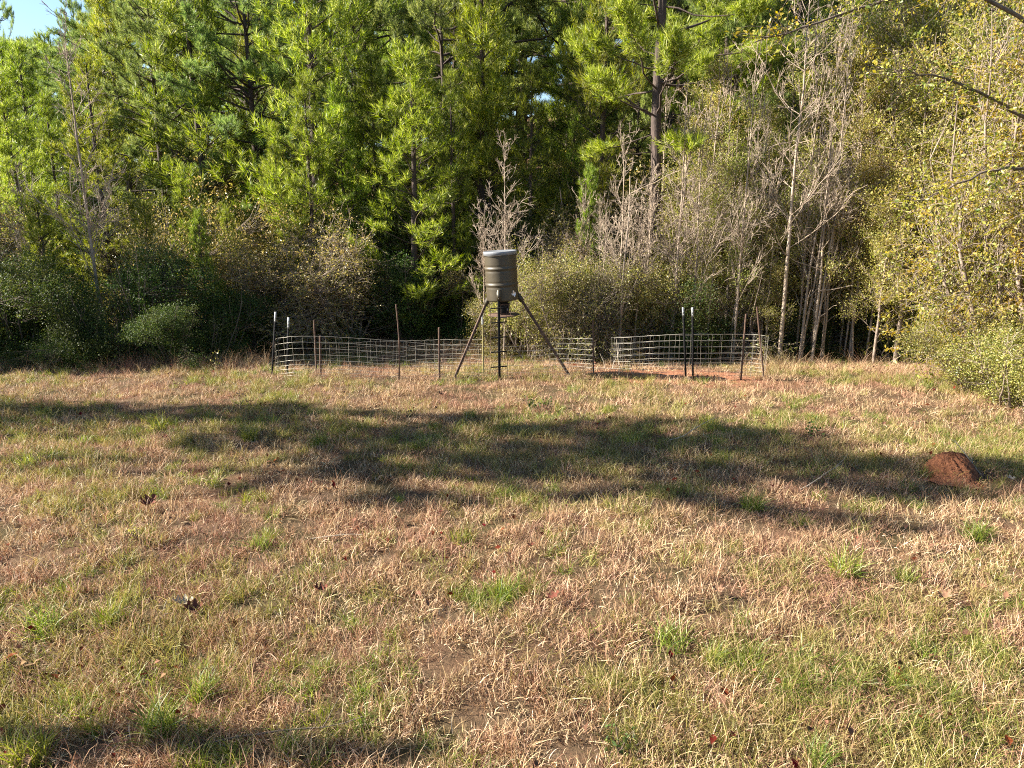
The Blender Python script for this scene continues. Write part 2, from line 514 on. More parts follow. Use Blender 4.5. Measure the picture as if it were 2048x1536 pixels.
def place(name, pair, X, Y, h_want, h_mesh, wid, label, cat, group=None, rot=None, parts=('trunk', 'crown'), lean=(0, 0), sink=.05):
    s = h_want / h_mesh
    root = thing(name, label, cat, (X, Y, gz(X, Y) - sink), (lean[0], lean[1], rng.random() * 2 * PI if rot is None else rot), group, (s * wid, s * wid, s))
    add_obj(parts[0], pair[0], root)
    if pair[1]: add_obj(parts[1], pair[1], root)
    return root


H_YP = [9, 10, 8, 9.5, 7]; H_OP = [15, 16, 14]

# ------------------------------------------------------------------ ground
def axis(lo, hi, step, far_lo, far_hi, g=1.22):
    a = list(np.arange(lo, hi + 1e-6, step))
    s, x = step, hi
    while x < far_hi: s *= g; x += s; a.append(x)
    s, x = step, lo
    while x > far_lo: s *= g; x -= s; a.insert(0, x)
    return np.array(a)


gx = axis(-13, 13, .10, -700, 700); gy = axis(2.5, 19, .10, -300, 900)
GX, GY = np.meshgrid(gx, gy)
GZ = ground_z(GX, GY) + np.where((GY < 22) & (np.abs(GX) < 16), .012 * np.sin(GX * 11 + 3 * np.sin(GY * 5)) * np.sin(GY * 9 + 2 * np.sin(GX * 4)), 0)
gv = np.stack([GX, GY, GZ], -1).reshape(-1, 3)
nx = len(gx)
jj, ii = np.meshgrid(np.arange(len(gy) - 1), np.arange(nx - 1), indexing='ij')
q = (jj * nx + ii).ravel()
gf = np.stack([q, q + 1, q + nx + 1, q + nx], 1)
m, nt, N, L = new_mat("thatch_and_soil")
tc = N.new("ShaderNodeTexCoord")
n1 = N.new("ShaderNodeTexNoise"); n1.inputs["Scale"].default_value = 28; n1.inputs["Detail"].default_value = 8; n1.inputs["Roughness"].default_value = .7
n2 = N.new("ShaderNodeTexNoise"); n2.inputs["Scale"].default_value = .8; n2.inputs["Detail"].default_value = 5
L.new(tc.outputs["Object"], n1.inputs["Vector"]); L.new(tc.outputs["Object"], n2.inputs["Vector"])
r1 = ramp(N, [(.3, (.025, .015, .009)), (.5, (.07, .042, .025)), (.7, (.17, .11, .065))]); L.new(n1.outputs["Fac"], r1.inputs[0])
r2 = ramp(N, [(.40, (.06, .06, .02)), (.52, (.15, .10, .06)), (.68, (.20, .09, .05))]); L.new(n2.outputs["Fac"], r2.inputs[0])
mx = N.new("ShaderNodeMix"); mx.data_type = 'RGBA'; mx.inputs[0].default_value = .45
L.new(r1.outputs[0], mx.inputs[6]); L.new(r2.outputs[0], mx.inputs[7])
# bare red clay inside the right end of the pen
sx = N.new("ShaderNodeVectorMath"); sx.operation = 'SUBTRACT'; sx.inputs[1].default_value = (3.3, 14.2, 0)
sc_ = N.new("ShaderNodeVectorMath"); sc_.operation = 'MULTIPLY'; sc_.inputs[1].default_value = (.52, .9, 0)
ln = N.new("ShaderNodeVectorMath"); ln.operation = 'LENGTH'
L.new(tc.outputs["Object"], sx.inputs[0]); L.new(sx.outputs[0], sc_.inputs[0]); L.new(sc_.outputs[0], ln.inputs[0])
ad = N.new("ShaderNodeMath"); ad.operation = 'ADD'; n3 = N.new("ShaderNodeTexNoise"); n3.inputs["Scale"].default_value = 3; L.new(tc.outputs["Object"], n3.inputs["Vector"])
L.new(ln.outputs["Value"], ad.inputs[0]); L.new(n3.outputs["Fac"], ad.inputs[1])
r3 = ramp(N, [(0, (1, 1, 1)), (1, (0, 0, 0))]); mr = N.new("ShaderNodeMapRange"); mr.inputs[1].default_value = 1.1; mr.inputs[2].default_value = 1.6
L.new(ad.outputs[0], mr.inputs[0]); L.new(mr.outputs[0], r3.inputs[0])
mc = N.new("ShaderNodeMix"); mc.data_type = 'RGBA'; L.new(r3.outputs[0], mc.inputs[0]); L.new(mx.outputs[2], mc.inputs[6])
rc = ramp(N, [(.35, (.20, .08, .04)), (.65, (.42, .20, .12))]); L.new(n1.outputs["Fac"], rc.inputs[0]); L.new(rc.outputs[0], mc.inputs[7])
p = N.new("ShaderNodeBsdfPrincipled"); p.inputs["Roughness"].default_value = .95; p.inputs["Specular IOR Level"].default_value = .1
L.new(mc.outputs[2], p.inputs["Base Color"])
bp = N.new("ShaderNodeBump"); bp.inputs["Strength"].default_value = .9; bp.inputs["Distance"].default_value = .04
L.new(n1.outputs["Fac"], bp.inputs["Height"]); L.new(bp.outputs[0], p.inputs["Normal"])
o = N.new("ShaderNodeOutputMaterial"); L.new(p.outputs[0], o.inputs[0])
M['ground'] = m
add_obj("ground", mesh_from("ground", gv, gf, M['ground'], True), kind="structure")

# ------------------------------------------------------------------ the wood: pines
EDGE = 15.6
# (px, distance, top py, source, index, width factor, label)
front_pines = [
    (45, 20.5, 150, 'Y', 0, 1.05, "bushy young pine at the left end of the wood, bright green down to the shrubs"),
    (205, 20.0, 120, 'Y', 1, 1.2, "full young pine directly behind the pale leafless tree at left"),
    (330, 24.5, -30, 'O', 0, 1.0, "tall grey-green pine right of the pale leafless tree, its bare limbs showing through"),
    (385, 19.5, 330, 'Y', 4, 1.1, "small dark pine among the shaded shrubs left of the fence pen"),
    (525, 24.0, -180, 'O', 1, 1.05, "tall pine with dark straight trunk above the left end of the pen"),
    (625, 20.5, 150, 'Y', 3, 1.1, "young pine with twin dark stems above the yellowish shrub"),
    (690, 21.5, 170, 'Y', 0, 1.05, "slim young pine between the twin-stemmed pine and the conical one"),
    (825, 20.0, 95, 'Y', 2, 1.35, "broad conical young pine up and left of the feeder drum"),
    (893, 25.5, -160, 'O', 2, 1.0, "tall pine whose crooked limb stands above the conical young pine"),
    (905, 20.8, 150, 'Y', 1, .95, "young pine with long leader left of the bare sapling behind the feeder"),
    (1060, 21.5, 130, 'Y', 3, 1.15, "darker young pine above the right of the feeder drum"),
    (1150, 23.0, 240, 'Y', 2, .9, "small pine in the gap between the feeder and the biggest pine"),
    (1300, 19.2, -640, 'B', 0, 1.0, "biggest pine, thick straight trunk standing right of the feeder"),
    (1268, 24.5, 60, 'O', 1, .7, "dark thin pine just behind the biggest pine trunk"),
    (1450, 25.5, -140, 'O', 0, 1.05, "deep green pine behind the pale bare trees at right"),
    (1580, 26.0, -120, 'O', 2, 1.0, "dark pine trunk behind the tallest pale bare tree"),
    (1400, 20.5, 300, 'Y', 4, 1.0, "small bright pine low between the bare trees at right"),
    (1180, 19.0, 330, 'Y', 4, .8, "small upright pine low to the right of the feeder"),
    (455, 18.6, 420, 'Y', 2, 1.0, "low drooping pine in the shade left of the pen"),
    (560, 21.5, 250, 'Y', 1, .9, "slim young pine right of the tall dark-trunked pine"),
    (755, 22.5, 110, 'Y', 0, 1.0, "young pine with long leader behind the conical pine"),
    (975, 22.5, 140, 'Y', 2, 1.0, "young pine straight behind the feeder"),
    (75, 17.4, 380, 'Y', 4, 1.15, "low bright young pine rising out of the dark shrubs at far left"),
    (395, 17.3, 420, 'Y', 2, .95, "low bright young pine rising out of the dark shrubs left of the pen"),
    (290, 17.9, 400, 'Y', 4, 1.0, "low young pine right of the pale leafless tree"),
    (120, 22.5, 190, 'Y', 3, 1.1, "young pine seen between the leftmost pine and the pale leafless tree"),
]
for px, D, ty, src, idx, wf, lab in front_pines:
    X = x_at(px, D, 3)
    h = z_at(ty, D) - gz(X, D)
    if src == 'Y': place("pine_tree", YP[idx], X, D, h, H_YP[idx], wf, lab, "pine tree", "pines at the edge of the wood")
    elif src == 'O': place("pine_tree", OP[idx], X, D, h, H_OP[idx], wf, lab, "pine tree", "pines at the edge of the wood")
    else: place("pine_tree", BIGP, X, D, h, 17, wf, lab, "pine tree", "pines at the edge of the wood", rot=2.2, lean=(0, rad(-1.2)))

for px, D, ty, k, wf, lab in [(12, 44, -60, 0, .45, "sparse far pine in the top left corner, left of the patch of sky"), (165, 42, -20, 1, .5, "dark far pine just right of the patch of sky")]:
    X = x_at(px, D, 9)
    place("pine_tree", OP[k], X, D, z_at(ty, D) - gz(X, D), H_OP[k], wf, lab, "pine tree", "pines at the edge of the wood")
# pines standing deeper, row behind row
rows = [(23.5, 4.2, 'Y'), (27, 3.8, 'Y'), (31, 4.4, 'O'), (35, 3.8, 'Y'), (40, 3.6, 'F'), (49, 3.8, 'F'), (62, 5.2, 'F'), (78, 6.0, 'F')]
for D0, stepx, src in rows:
    half = D0 * .72 + 3
    x = -D0 * .70 - 1.0 + rng.random() * stepx
    while x < half:
        D = D0 + rng.normal() * 1.1
        pxx = 1024 + x / (D * CT) * FPX
        if src == 'Y': h = rng.uniform(9, 12.5)
        else: h = rng.uniform(14, 19)
        # the wood stands lower at the left corner, where the photograph shows sky
        if pxx < 320:
            lim = CAM_H + D * (np.interp(pxx, [-200, -70, -40, 190, 250, 320], [.26, .25, .198, .198, .235, .30]) + rng.normal() * .004) - gz(x, D)
            h = min(h, max(3, lim))
        idx = int(rng.integers(0, {'Y': 5, 'O': 3, 'F': 2}[src]))
        pair, hm = {'Y': (YP, H_YP), 'O': (OP, H_OP), 'F': (FARP, [16, 16])}[src]
        side = "left" if pxx < 700 else ("right" if pxx > 1350 else "middle")
        place("pine_tree", pair[idx], x, D, h, hm[idx], max(1.0, .8 * hm[idx] / h) * rng.uniform(.9, 1.1) * (1.12 if src != 'Y' else 1.1),
              {"left": "pine deep in the wood, its crown merging with others behind the left trees",
               "middle": "pine deep in the wood, its crown merging with others above the feeder",
               "right": "pine deep in the wood, glimpsed between the bare trees at right"}[side],
              "pine tree", "pines deep in the wood, " + side)
        x += stepx * rng.uniform(.75, 1.3)

# ------------------------------------------------------------------ shrubs along the wood's edge
# (px, D, top py, width px, source, label)
shrubs = [
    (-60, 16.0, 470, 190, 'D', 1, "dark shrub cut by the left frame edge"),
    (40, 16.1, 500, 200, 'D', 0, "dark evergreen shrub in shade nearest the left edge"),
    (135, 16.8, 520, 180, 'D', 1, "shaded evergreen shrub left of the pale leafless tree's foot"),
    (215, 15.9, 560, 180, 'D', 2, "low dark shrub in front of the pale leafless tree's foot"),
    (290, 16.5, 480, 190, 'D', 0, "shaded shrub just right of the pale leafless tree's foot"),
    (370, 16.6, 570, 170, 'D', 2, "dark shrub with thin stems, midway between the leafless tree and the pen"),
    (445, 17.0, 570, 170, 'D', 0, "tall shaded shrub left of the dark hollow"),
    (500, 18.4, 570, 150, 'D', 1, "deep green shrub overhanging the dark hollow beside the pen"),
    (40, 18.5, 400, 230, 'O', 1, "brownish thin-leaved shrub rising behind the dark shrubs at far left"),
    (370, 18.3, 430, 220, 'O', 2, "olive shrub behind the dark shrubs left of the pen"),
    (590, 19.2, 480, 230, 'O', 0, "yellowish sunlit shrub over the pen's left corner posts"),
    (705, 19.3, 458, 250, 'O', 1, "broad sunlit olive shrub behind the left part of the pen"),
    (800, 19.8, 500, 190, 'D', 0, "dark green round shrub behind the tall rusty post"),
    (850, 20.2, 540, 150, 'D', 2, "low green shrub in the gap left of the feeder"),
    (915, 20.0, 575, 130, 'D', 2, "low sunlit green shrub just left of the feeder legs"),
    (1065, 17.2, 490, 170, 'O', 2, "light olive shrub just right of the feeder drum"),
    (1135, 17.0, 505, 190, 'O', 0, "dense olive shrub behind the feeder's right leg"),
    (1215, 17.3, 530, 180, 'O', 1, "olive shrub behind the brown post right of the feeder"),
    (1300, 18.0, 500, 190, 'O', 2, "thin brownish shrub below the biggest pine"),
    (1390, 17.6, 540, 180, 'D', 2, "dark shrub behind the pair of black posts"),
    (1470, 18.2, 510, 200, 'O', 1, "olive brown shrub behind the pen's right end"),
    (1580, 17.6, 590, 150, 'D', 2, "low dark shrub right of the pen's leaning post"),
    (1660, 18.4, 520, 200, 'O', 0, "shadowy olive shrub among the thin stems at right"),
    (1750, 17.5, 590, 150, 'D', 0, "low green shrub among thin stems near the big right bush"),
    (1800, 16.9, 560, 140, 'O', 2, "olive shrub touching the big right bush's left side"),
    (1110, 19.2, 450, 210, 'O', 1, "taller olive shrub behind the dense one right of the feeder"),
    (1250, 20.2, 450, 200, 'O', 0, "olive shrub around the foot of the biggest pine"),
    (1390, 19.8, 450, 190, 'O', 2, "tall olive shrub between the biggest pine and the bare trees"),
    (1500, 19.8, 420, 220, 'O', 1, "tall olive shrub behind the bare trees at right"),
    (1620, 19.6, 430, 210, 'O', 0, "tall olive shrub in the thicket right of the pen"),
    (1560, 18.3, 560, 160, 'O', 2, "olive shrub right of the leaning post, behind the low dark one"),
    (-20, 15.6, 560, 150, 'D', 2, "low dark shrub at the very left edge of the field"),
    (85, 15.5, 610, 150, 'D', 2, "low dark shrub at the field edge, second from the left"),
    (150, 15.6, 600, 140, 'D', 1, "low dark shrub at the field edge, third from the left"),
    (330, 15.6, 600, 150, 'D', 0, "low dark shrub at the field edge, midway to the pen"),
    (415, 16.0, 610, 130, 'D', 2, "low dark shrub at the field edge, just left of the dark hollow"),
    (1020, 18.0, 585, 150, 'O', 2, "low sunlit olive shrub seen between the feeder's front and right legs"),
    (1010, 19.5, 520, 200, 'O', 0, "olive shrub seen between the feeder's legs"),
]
HB = {'D': [3.6, 3.2, 2.4], 'O': [3.4, 3.2, 2.8]}; WB = {'D': [2.8, 3.0, 2.4], 'O': [3.0, 2.6, 3.0]}; SB = {'D': DKB, 'O': OLB}
for px, D, ty, wp, src, idx, lab in shrubs:
    X = x_at(px, D, 1)
    h = z_at(ty, D) - gz(X, D)
    wid = wp / FPX * D
    s = h / HB[src][idx]
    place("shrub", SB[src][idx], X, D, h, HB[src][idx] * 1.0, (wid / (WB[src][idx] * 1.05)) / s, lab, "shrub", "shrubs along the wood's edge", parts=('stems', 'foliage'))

# second row of shrubs fills the wood floor
x = -17
while x < 17:
    D = 21.5 + rng.normal() * .8
    k = int(rng.integers(0, 3)); src = 'O' if rng.random() < .5 else 'D'
    h = rng.uniform(3.0, 4.4)
    place("shrub", SB[src][k], x, D, h, HB[src][k], rng.uniform(.85, 1.1), "undergrowth shrub in the shadow behind the front shrubs", "shrub", "undergrowth inside the wood", parts=('stems', 'foliage'))
    x += rng.uniform(1.5, 2.3)
x = -20
while x < 22:
    D = 28 + rng.normal() * .8
    k = int(rng.integers(0, 3)); src = 'O' if rng.random() < .6 else 'D'
    place("shrub", SB[src][k], x, D, rng.uniform(4.2, 5.6), HB[src][k], rng.uniform(.85, 1.1), "undergrowth shrub deep in the wood between pine trunks", "shrub", "undergrowth deep in the wood", parts=('stems', 'foliage'))
    x += rng.uniform(2.4, 3.2)

# ------------------------------------------------------------------ leafless trees
bare = [
    (190, 17.4, 30, 1, 1.15, "pale leafless tree at left, fine ascending twigs over dark shrubs"),
    (1008, 17.0, 275, 0, 1.0, "pale leafless sapling rising straight above the feeder drum"),
    (965, 17.6, 400, 3, 1.1, "low leafless sapling with crooked twigs left of the feeder drum"),
    (1240, 17.4, 260, 0, .9, "thin leafless sapling left of the biggest pine"),
    (1352, 17.2, 170, 1, .95, "leafless sapling just right of the biggest pine trunk"),
    (1300, 18.3, 330, 3, 1.1, "short leafless sapling in front of the biggest pine"),
    (1480, 16.9, 90, 1, .85, "slender leafless sapling rising from the pen's right end"),
    (1440, 19.0, 120, 0, 1.0, "brownish leafless sapling left of the tallest bare tree"),
    (1575, 16.7, -60, 2, 1.0, "tallest pale bare tree with forked white top at right"),
    (1640, 17.2, 20, 1, .7, "thin bare stem right of the tallest pale bare tree"),
    (1665, 17.0, -10, 1, .7, "straight pale bare stem, farthest right of the leafless trees"),
    (1535, 17.6, 330, 3, .9, "short twiggy sapling beside the leaning rusty post"),
    (1200, 18.6, 390, 3, 1.0, "short leafless sapling behind the olive shrubs right of the feeder"),
]
bare += [(1395, 17.2, 210, 0, .9, "twiggy tan sapling just behind the pair of black posts"), (1515, 18.6, 210, 1, .8, "tan leafless sapling between the tallest bare tree and the pen's end"),
         (1610, 17.4, 130, 0, .8, "tan twiggy sapling right of the pen"), (1700, 17.6, 130, 1, .8, "tan twiggy sapling amid the stems midway to the big right bush"),
         (1755, 17.0, 120, 0, .8, "tan twiggy sapling beside the big right bush"), (1275, 17.4, 380, 3, 1.2, "many-twigged low sapling left of the pale curved branch"),
         (1165, 18.9, 360, 3, 1.0, "greyish low sapling over the dense olive shrub"), (1325, 20.4, 110, 1, 1.0, "tall faint sapling tangled with the biggest pine"),
         (1420, 18.2, 170, 0, 1.0, "tan sapling right of the black posts, top level with the pine's lowest limb"), (60, 17.5, 330, 0, .9, "tan twiggy sapling at far left above the dark shrubs")]
HBARE = [6.2, 7.6, 8.5, 5.0]
for px, D, ty, k, wf, lab in bare:
    X = x_at(px, D, 2)
    h = z_at(ty, D) - gz(X, D)
    place("bare_tree", BARE[k], X, D, h, HBARE[k], wf, lab, "bare tree", "leafless trees", parts=('trunk', None))

# slender leafy saplings that close the right side of the wood
leafy = [(1390, 18.7, 150, 0), (1460, 17.7, 230, 2), (1350, 18.9, 270, 2), (1405, 17.6, 330, 1), (1420, 19.8, 100, 0), (1500, 20.5, 120, 2), (1545, 17.2, 420, 2), (1600, 19.5, 60, 1), (1620, 17.6, 250, 2), (1690, 18.2, 20, 0), (1720, 17.0, 160, 1), (1745, 19.5, -60, 0),
         (1785, 17.6, -40, 1), (1815, 16.4, 60, 2), (1850, 17.5, -90, 0), (1890, 16.0, -60, 1), (1930, 17.6, -100, 0), (1975, 16.2, -120, 2), (2030, 17.0, -130, 1), (2100, 16.0, -130, 0),
         (1660, 20.5, -30, 1), (1560, 21.5, 60, 0), (1340, 20.2, 330, 2), (1255, 19.8, 380, 1), (1830, 19.5, -80, 2), (1770, 16.2, 330, 2)]
HL = [8.5, 9.0, 7.5]
for i, (px, D, ty, k) in enumerate(leafy):
    X = x_at(px, D, 2)
    h = z_at(ty, D) - gz(X, D)
    lab = ("slender thin-leaved sapling crowded among bare stems right of the pen" if px < 1700 else "slender yellow-leaved sapling crowded against the big right bush")
    place("leafy_sapling", LSP[k], X, D, h, HL[k], rng.uniform(.85, 1.1), lab, "sapling", "thin-leaved saplings " + ("right of the pen" if px < 1700 else "by the big right bush"), parts=('trunk', 'leaves'))

# bare thin stems of the thicket
def make_stem():
    tr = Tubes()
    P = path(np.array([0, 0, -.1]), np.array([rng.normal() * .05, rng.normal() * .05, 1]), 4.2, 12, .035, lift=.03)
    tr.add(P, taper(.032, .010, 12), 6)
    n = 9
    i = rng.integers(3, 11, n)
    d = rng.normal(size=(n, 3)); d[:, 2] = np.abs(d[:, 2]) + .6
    B = path(P[0, i], d, rng.uniform(.5, 1.3, n), 5, .2)
    tr.add(B, taper(np.full(n, .010), .005, 5), 4)
    return tr.mesh("stem", M['bark_pale'])


STEMS = [make_stem() for _ in range(5)]
for i in range(37):
    px = rng.uniform(1560, 1840) if i < 26 else rng.uniform(1180, 1560)
    if i > 36: px = rng.uniform(20, 560)
    D = rng.uniform(16.6, 19.0)
    X = x_at(px, D)
    s = rng.uniform(.7, 1.3)
    place("thin_stem", (STEMS[i % 5], None), X, D, s, 1, rng.uniform(.7, 1.2),
          "thin pale stem standing in the shaded shrubs at left" if i > 36 else ("thin pale upright stem in the thicket between pen and right bush" if i < 26 else "thin pale upright stem in the thicket behind the pen"),
          "sapling stem", ("thicket stems at left" if i > 36 else "thicket stems right of the pen" if i < 26 else "thicket stems behind the pen"), parts=('stem', None))

# ------------------------------------------------------------------ the big bush and tree at the right edge
BR = [make_bush(6.8, 3.4, 1200, 42, .062, 'bright', 'bark_mid', cr=.22, lumps=26, stems=14, aspect=.5, twig_frac=.9, spray=3), make_bush(4.2, 3.2, 880, 40, .060, 'bright', 'bark_mid', cr=.20, lumps=20, stems=12, aspect=.5, twig_frac=.9, spray=3),
      make_bush(2.2, 2.2, 520, 30, .050, 'olive', 'bark_mid', cr=.24, lumps=8, stems=8)]
big = [(2010, 13.0, -140, 420, 0, "towering yellow-green tree filling the upper right corner", "tree"),
       (2150, 11.4, -150, 460, 0, "nearest yellow-leaved tree, mostly beyond the right frame edge", "tree"),
       (1850, 17.4, -150, 330, 0, "tall yellow-green tree rising left of the towering corner tree", "tree"),
       (1690, 19.2, -60, 300, 0, "tall thin-crowned yellow-green tree above the bare stems right of the pen", "tree"),
       (2000, 13.9, 230, 280, 1, "big leafy bush below the towering yellow-green tree", "bush"),
       (2080, 12.2, 330, 300, 1, "large leafy bush at the right frame edge, lit bright green", "bush"),
       (1965, 12.7, 610, 190, 2, "low rounded bush at the foot of the right trees", "bush"),
       (2050, 11.7, 620, 210, 2, "low bush nearest the camera at the right frame edge", "bush"),
       (1925, 14.0, 580, 140, 2, "low bush where the grass meets the right thicket", "bush")]
HR = [6.8, 4.2, 2.2]; WR = [3.4, 3.2, 2.2]
big_roots = []
for px, D, ty, wp, k, lab, cat in big:
    X = x_at(px, D, 1)
    h = z_at(ty, D) - gz(X, D)
    s = h / HR[k]
    _r = place("leafy_tree" if cat == "tree" else "leafy_bush", BR[k], X, D, h, HR[k], (wp / FPX * D / (WR[k] * 1.05)) / s, lab, cat, "yellow-green trees and bushes at right", parts=('stems', 'foliage'))
    big_roots.append(_r)
# long dark limbs of the nearest tree reach back into the frame
bpy.context.view_layer.update()
near_tree = big_roots[1]
inv_near = near_tree.matrix_world.inverted()
def wp(px, py, D): return np.array([x_at(px, D, z_at(py, D)), D, z_at(py, D)])
for pts in [[(2290, 420, 11.6), (2048, 235, 11.4), (1975, 190, 11.2), (1880, 150, 11.0), (1790, 140, 10.9)],
            [(2290, 300, 11.4), (2100, 60, 11.0), (1900, -40, 10.7), (1700, 18, 10.6), (1600, 60, 10.5), (1510, 82, 10.5)],
            [(2290, 480, 11.2), (2048, 330, 10.8), (1960, 345, 10.6), (1850, 400, 10.5)]]:
    A = np.array([wp(*p) for p in pts]); n_ = len(A)
    t = np.linspace(0, n_ - 1, 16)
    Q = np.stack([np.interp(t, np.arange(n_), A[:, c]) for c in range(3)], 1)
    for _ in range(2): Q[1:-1] = (Q[:-2] + 2 * Q[1:-1] + Q[2:]) / 4
    Q += rng.normal(size=Q.shape) * .015
    tr = Tubes(); tr.add(Q, np.linspace(.034, .007, 16), 7)
    nt_ = 34
    q0 = Q[rng.integers(5, 16, nt_)]
    d = norm(Q[-1] - Q[5]) + rng.normal(size=(nt_, 3)) * .8
    T = path(q0, d, rng.uniform(.25, .8, nt_), 6, .2, droop=.04)
    tr.add(T, taper(np.full(nt_, .006), .002, 6), 4)
    li = add_obj("limb", tr.mesh("limb", M['bark_dark']), near_tree)
    li.matrix_parent_inverse = inv_near
    i_ = rng.integers(1, 6, (nt_, 16)); P = T[np.arange(nt_)[:, None], i_].reshape(-1, 3) + rng.normal(size=(nt_ * 16, 3)) * .03
    V, F = leaves(P, .06 * rng.uniform(.7, 1.3, (len(P), 1)), .5)
    lf = add_obj("foliage", mesh_from("limb_foliage", V, F, M['bright']), li)

# ------------------------------------------------------------------ the wood goes on beyond the left frame edge and shades the field
out_pines = [(-13.2, 11.6, 7.4, 'Y', 0, .72), (-12.9, 11.1, 6.0, 'Y', 2, .55), (-15.0, 10.7, 11.2, 'T', 0, .7), (-17.2, 10.5, 12.6, 'T', 0, .8),
             (-17.0, 9.55, 14.2, 'T', 0, .62), (-19.0, 9.2, 16.2, 'T', 0, .62),
             (-14.0, 16.6, 7.5, 'Y', 1, 1.1), (-16.5, 18.0, 9, 'Y', 3, 1.1), (-14.8, 14.9, 5.0, 'Y', 4, .8),
             (-9.6, 4.2, 5.6, 'Y', 4, .40)]
for X, Y, h, k, wf in [(-12.4, 11.7, 5.0, 2, .8), (-10.2, 3.6, 6.5, 2, .6)]:
    place("leafy_sapling", LSP[k], X, Y, h, [8.5, 9.0, 7.5][k], wf, "leafy tree of the wood's left arm, beside the field", "tree", "leafy trees left of the field", parts=('trunk', 'leaves'))
for X, Y, h, src, k, wf in out_pines:
    pair, hm = {'Y': (YP, H_YP), 'O': (OP, H_OP), 'T': ([TALLP], [15])}[src]
    place("pine_tree", pair[k], X, Y, h, hm[k], wf, "pine of the wood's left arm, beside the field", "pine tree", "pines left of the field")

# ------------------------------------------------------------------ small builders
def box_arr(cx, cy, cz, sx, sy, sz):
    v = np.array([[x, y, z] for x in (-.5, .5) for y in (-.5, .5) for z in (-.5, .5)]) * [sx, sy, sz] + [cx, cy, cz]
    f = np.array([[0, 1, 3, 2], [4, 6, 7, 5], [0, 4, 5, 1], [2, 3, 7, 6], [0, 2, 6, 4], [1, 5, 7, 3]])
    return v, f


def join(parts):
    vs, fs, n = [], [], 0
    for v, f in parts:
        vs.append(v); fs.append(np.asarray(f) + n); n += len(v)
    return np.concatenate(vs), np.concatenate(fs)


def bevel(o, w, seg=2):
    b = o.modifiers.new("bevel", 'BEVEL'); b.width = w; b.segments = seg; b.limit_method = 'ANGLE'
    return o


def lathe(profile, S=64):
    pr = np.array(profile, float); K = len(pr)
    a = np.arange(S) / S * 2 * PI
    V = np.stack([pr[:, 0][:, None] * np.cos(a), pr[:, 0][:, None] * np.sin(a), np.repeat(pr[:, 1][:, None], S, 1)], -1).reshape(-1, 3)
    k = np.arange(K - 1)[:, None] * S; s = np.arange(S)[None]; s2 = (s + 1) % S
    F = np.stack([k + s, k + s2, k + S + s2, k + S + s], -1).reshape(-1, 4)
    return V, F


def tube_mesh(name, pts, r, mat, S=8, r1=None):
    tr = Tubes(); pts = np.asarray(pts, float)
    tr.add(pts, np.linspace(r, r if r1 is None else r1, len(pts)), S)
    return tr.mesh(name, mat)


def metal(name, stops, scale=9, rough=.5, spec=.5, metallic=0.0, bump=.15):
    return rough_mat(name, stops, scale=scale, rough=rough, bump=bump, spec=spec, metallic=metallic)


M['drum'] = metal("olive_drum_paint", [(.3, (.036, .027, .016)), (.5, (.052, .040, .022)), (.62, (.058, .045, .026)), (.8, (.085, .062, .036))], scale=5, rough=.5, spec=.5, bump=.08)
M['lid'] = metal("galvanised_lid", [(.3, (.14, .15, .17)), (.7, (.22, .23, .25))], scale=6, rough=.5, metallic=.2, bump=.06)
M['rust'] = metal("rusty_steel", [(.3, (.035, .02, .014)), (.55, (.085, .045, .028)), (.8, (.17, .10, .065))], scale=16, rough=.8, bump=.3)
M['black'] = metal("black_painted_steel", [(.3, (.006, .006, .007)), (.8, (.015, .014, .014))], scale=12, rough=.85, spec=.15, bump=.1)
M['white'] = metal("white_paint", [(.3, (.26, .27, .28)), (.8, (.42, .43, .43))], scale=20, rough=.6, bump=.1)
M['wire'] = metal("galvanised_wire", [(.3, (.26, .24, .20)), (.8, (.44, .41, .35))], scale=20, rough=.4, metallic=.3, bump=0)
M['sticker'] = metal("white_sticker", [(.3, (.74, .74, .76)), (.8, (.8, .8, .82))], scale=20, rough=.4, bump=0)
M['yellowpost'] = metal("faded_olive_post_paint", [(.3, (.14, .12, .04)), (.8, (.28, .24, .10))], scale=20, rough=.7)
M['mound'] = rough_mat("red_ant_mound_soil", [(.3, (.07, .024, .012)), (.5, (.17, .062, .027)), (.7, (.27, .11, .05))], scale=26, bump=1.0, bump_scale=60)
M['wood'] = rough_mat("weathered_stick", [(.3, (.20, .16, .12)), (.7, (.42, .36, .29))], scale=12)

# ------------------------------------------------------------------ feeder
FD = 14.15
Xc = x_at(1005.5, FD, 1.45); Xt = x_at(1000, FD, 2.35)
zb = z_at(600, FD); zt = z_at(503, FD)
fz = gz(Xc, FD)
feeder = thing("game_feeder", "dark olive barrel feeder on three long legs in the fenced pen", "game feeder", (Xc, FD, fz))
R = .300
H = zt - zb
tilt = -math.atan2(Xc - Xt, H)
DR = Matrix.Rotation(tilt, 4, 'Y'); DZ = zb - fz


def ribs(z):
    r = R
    for zc in (H * .335, H * .665):
        d = (z - zc) / .016
        r += .011 * math.exp(-d * d) - .005 * math.exp(-((z - zc + .045) / .013) ** 2) - .005 * math.exp(-((z - zc - .045) / .013) ** 2)
    return r


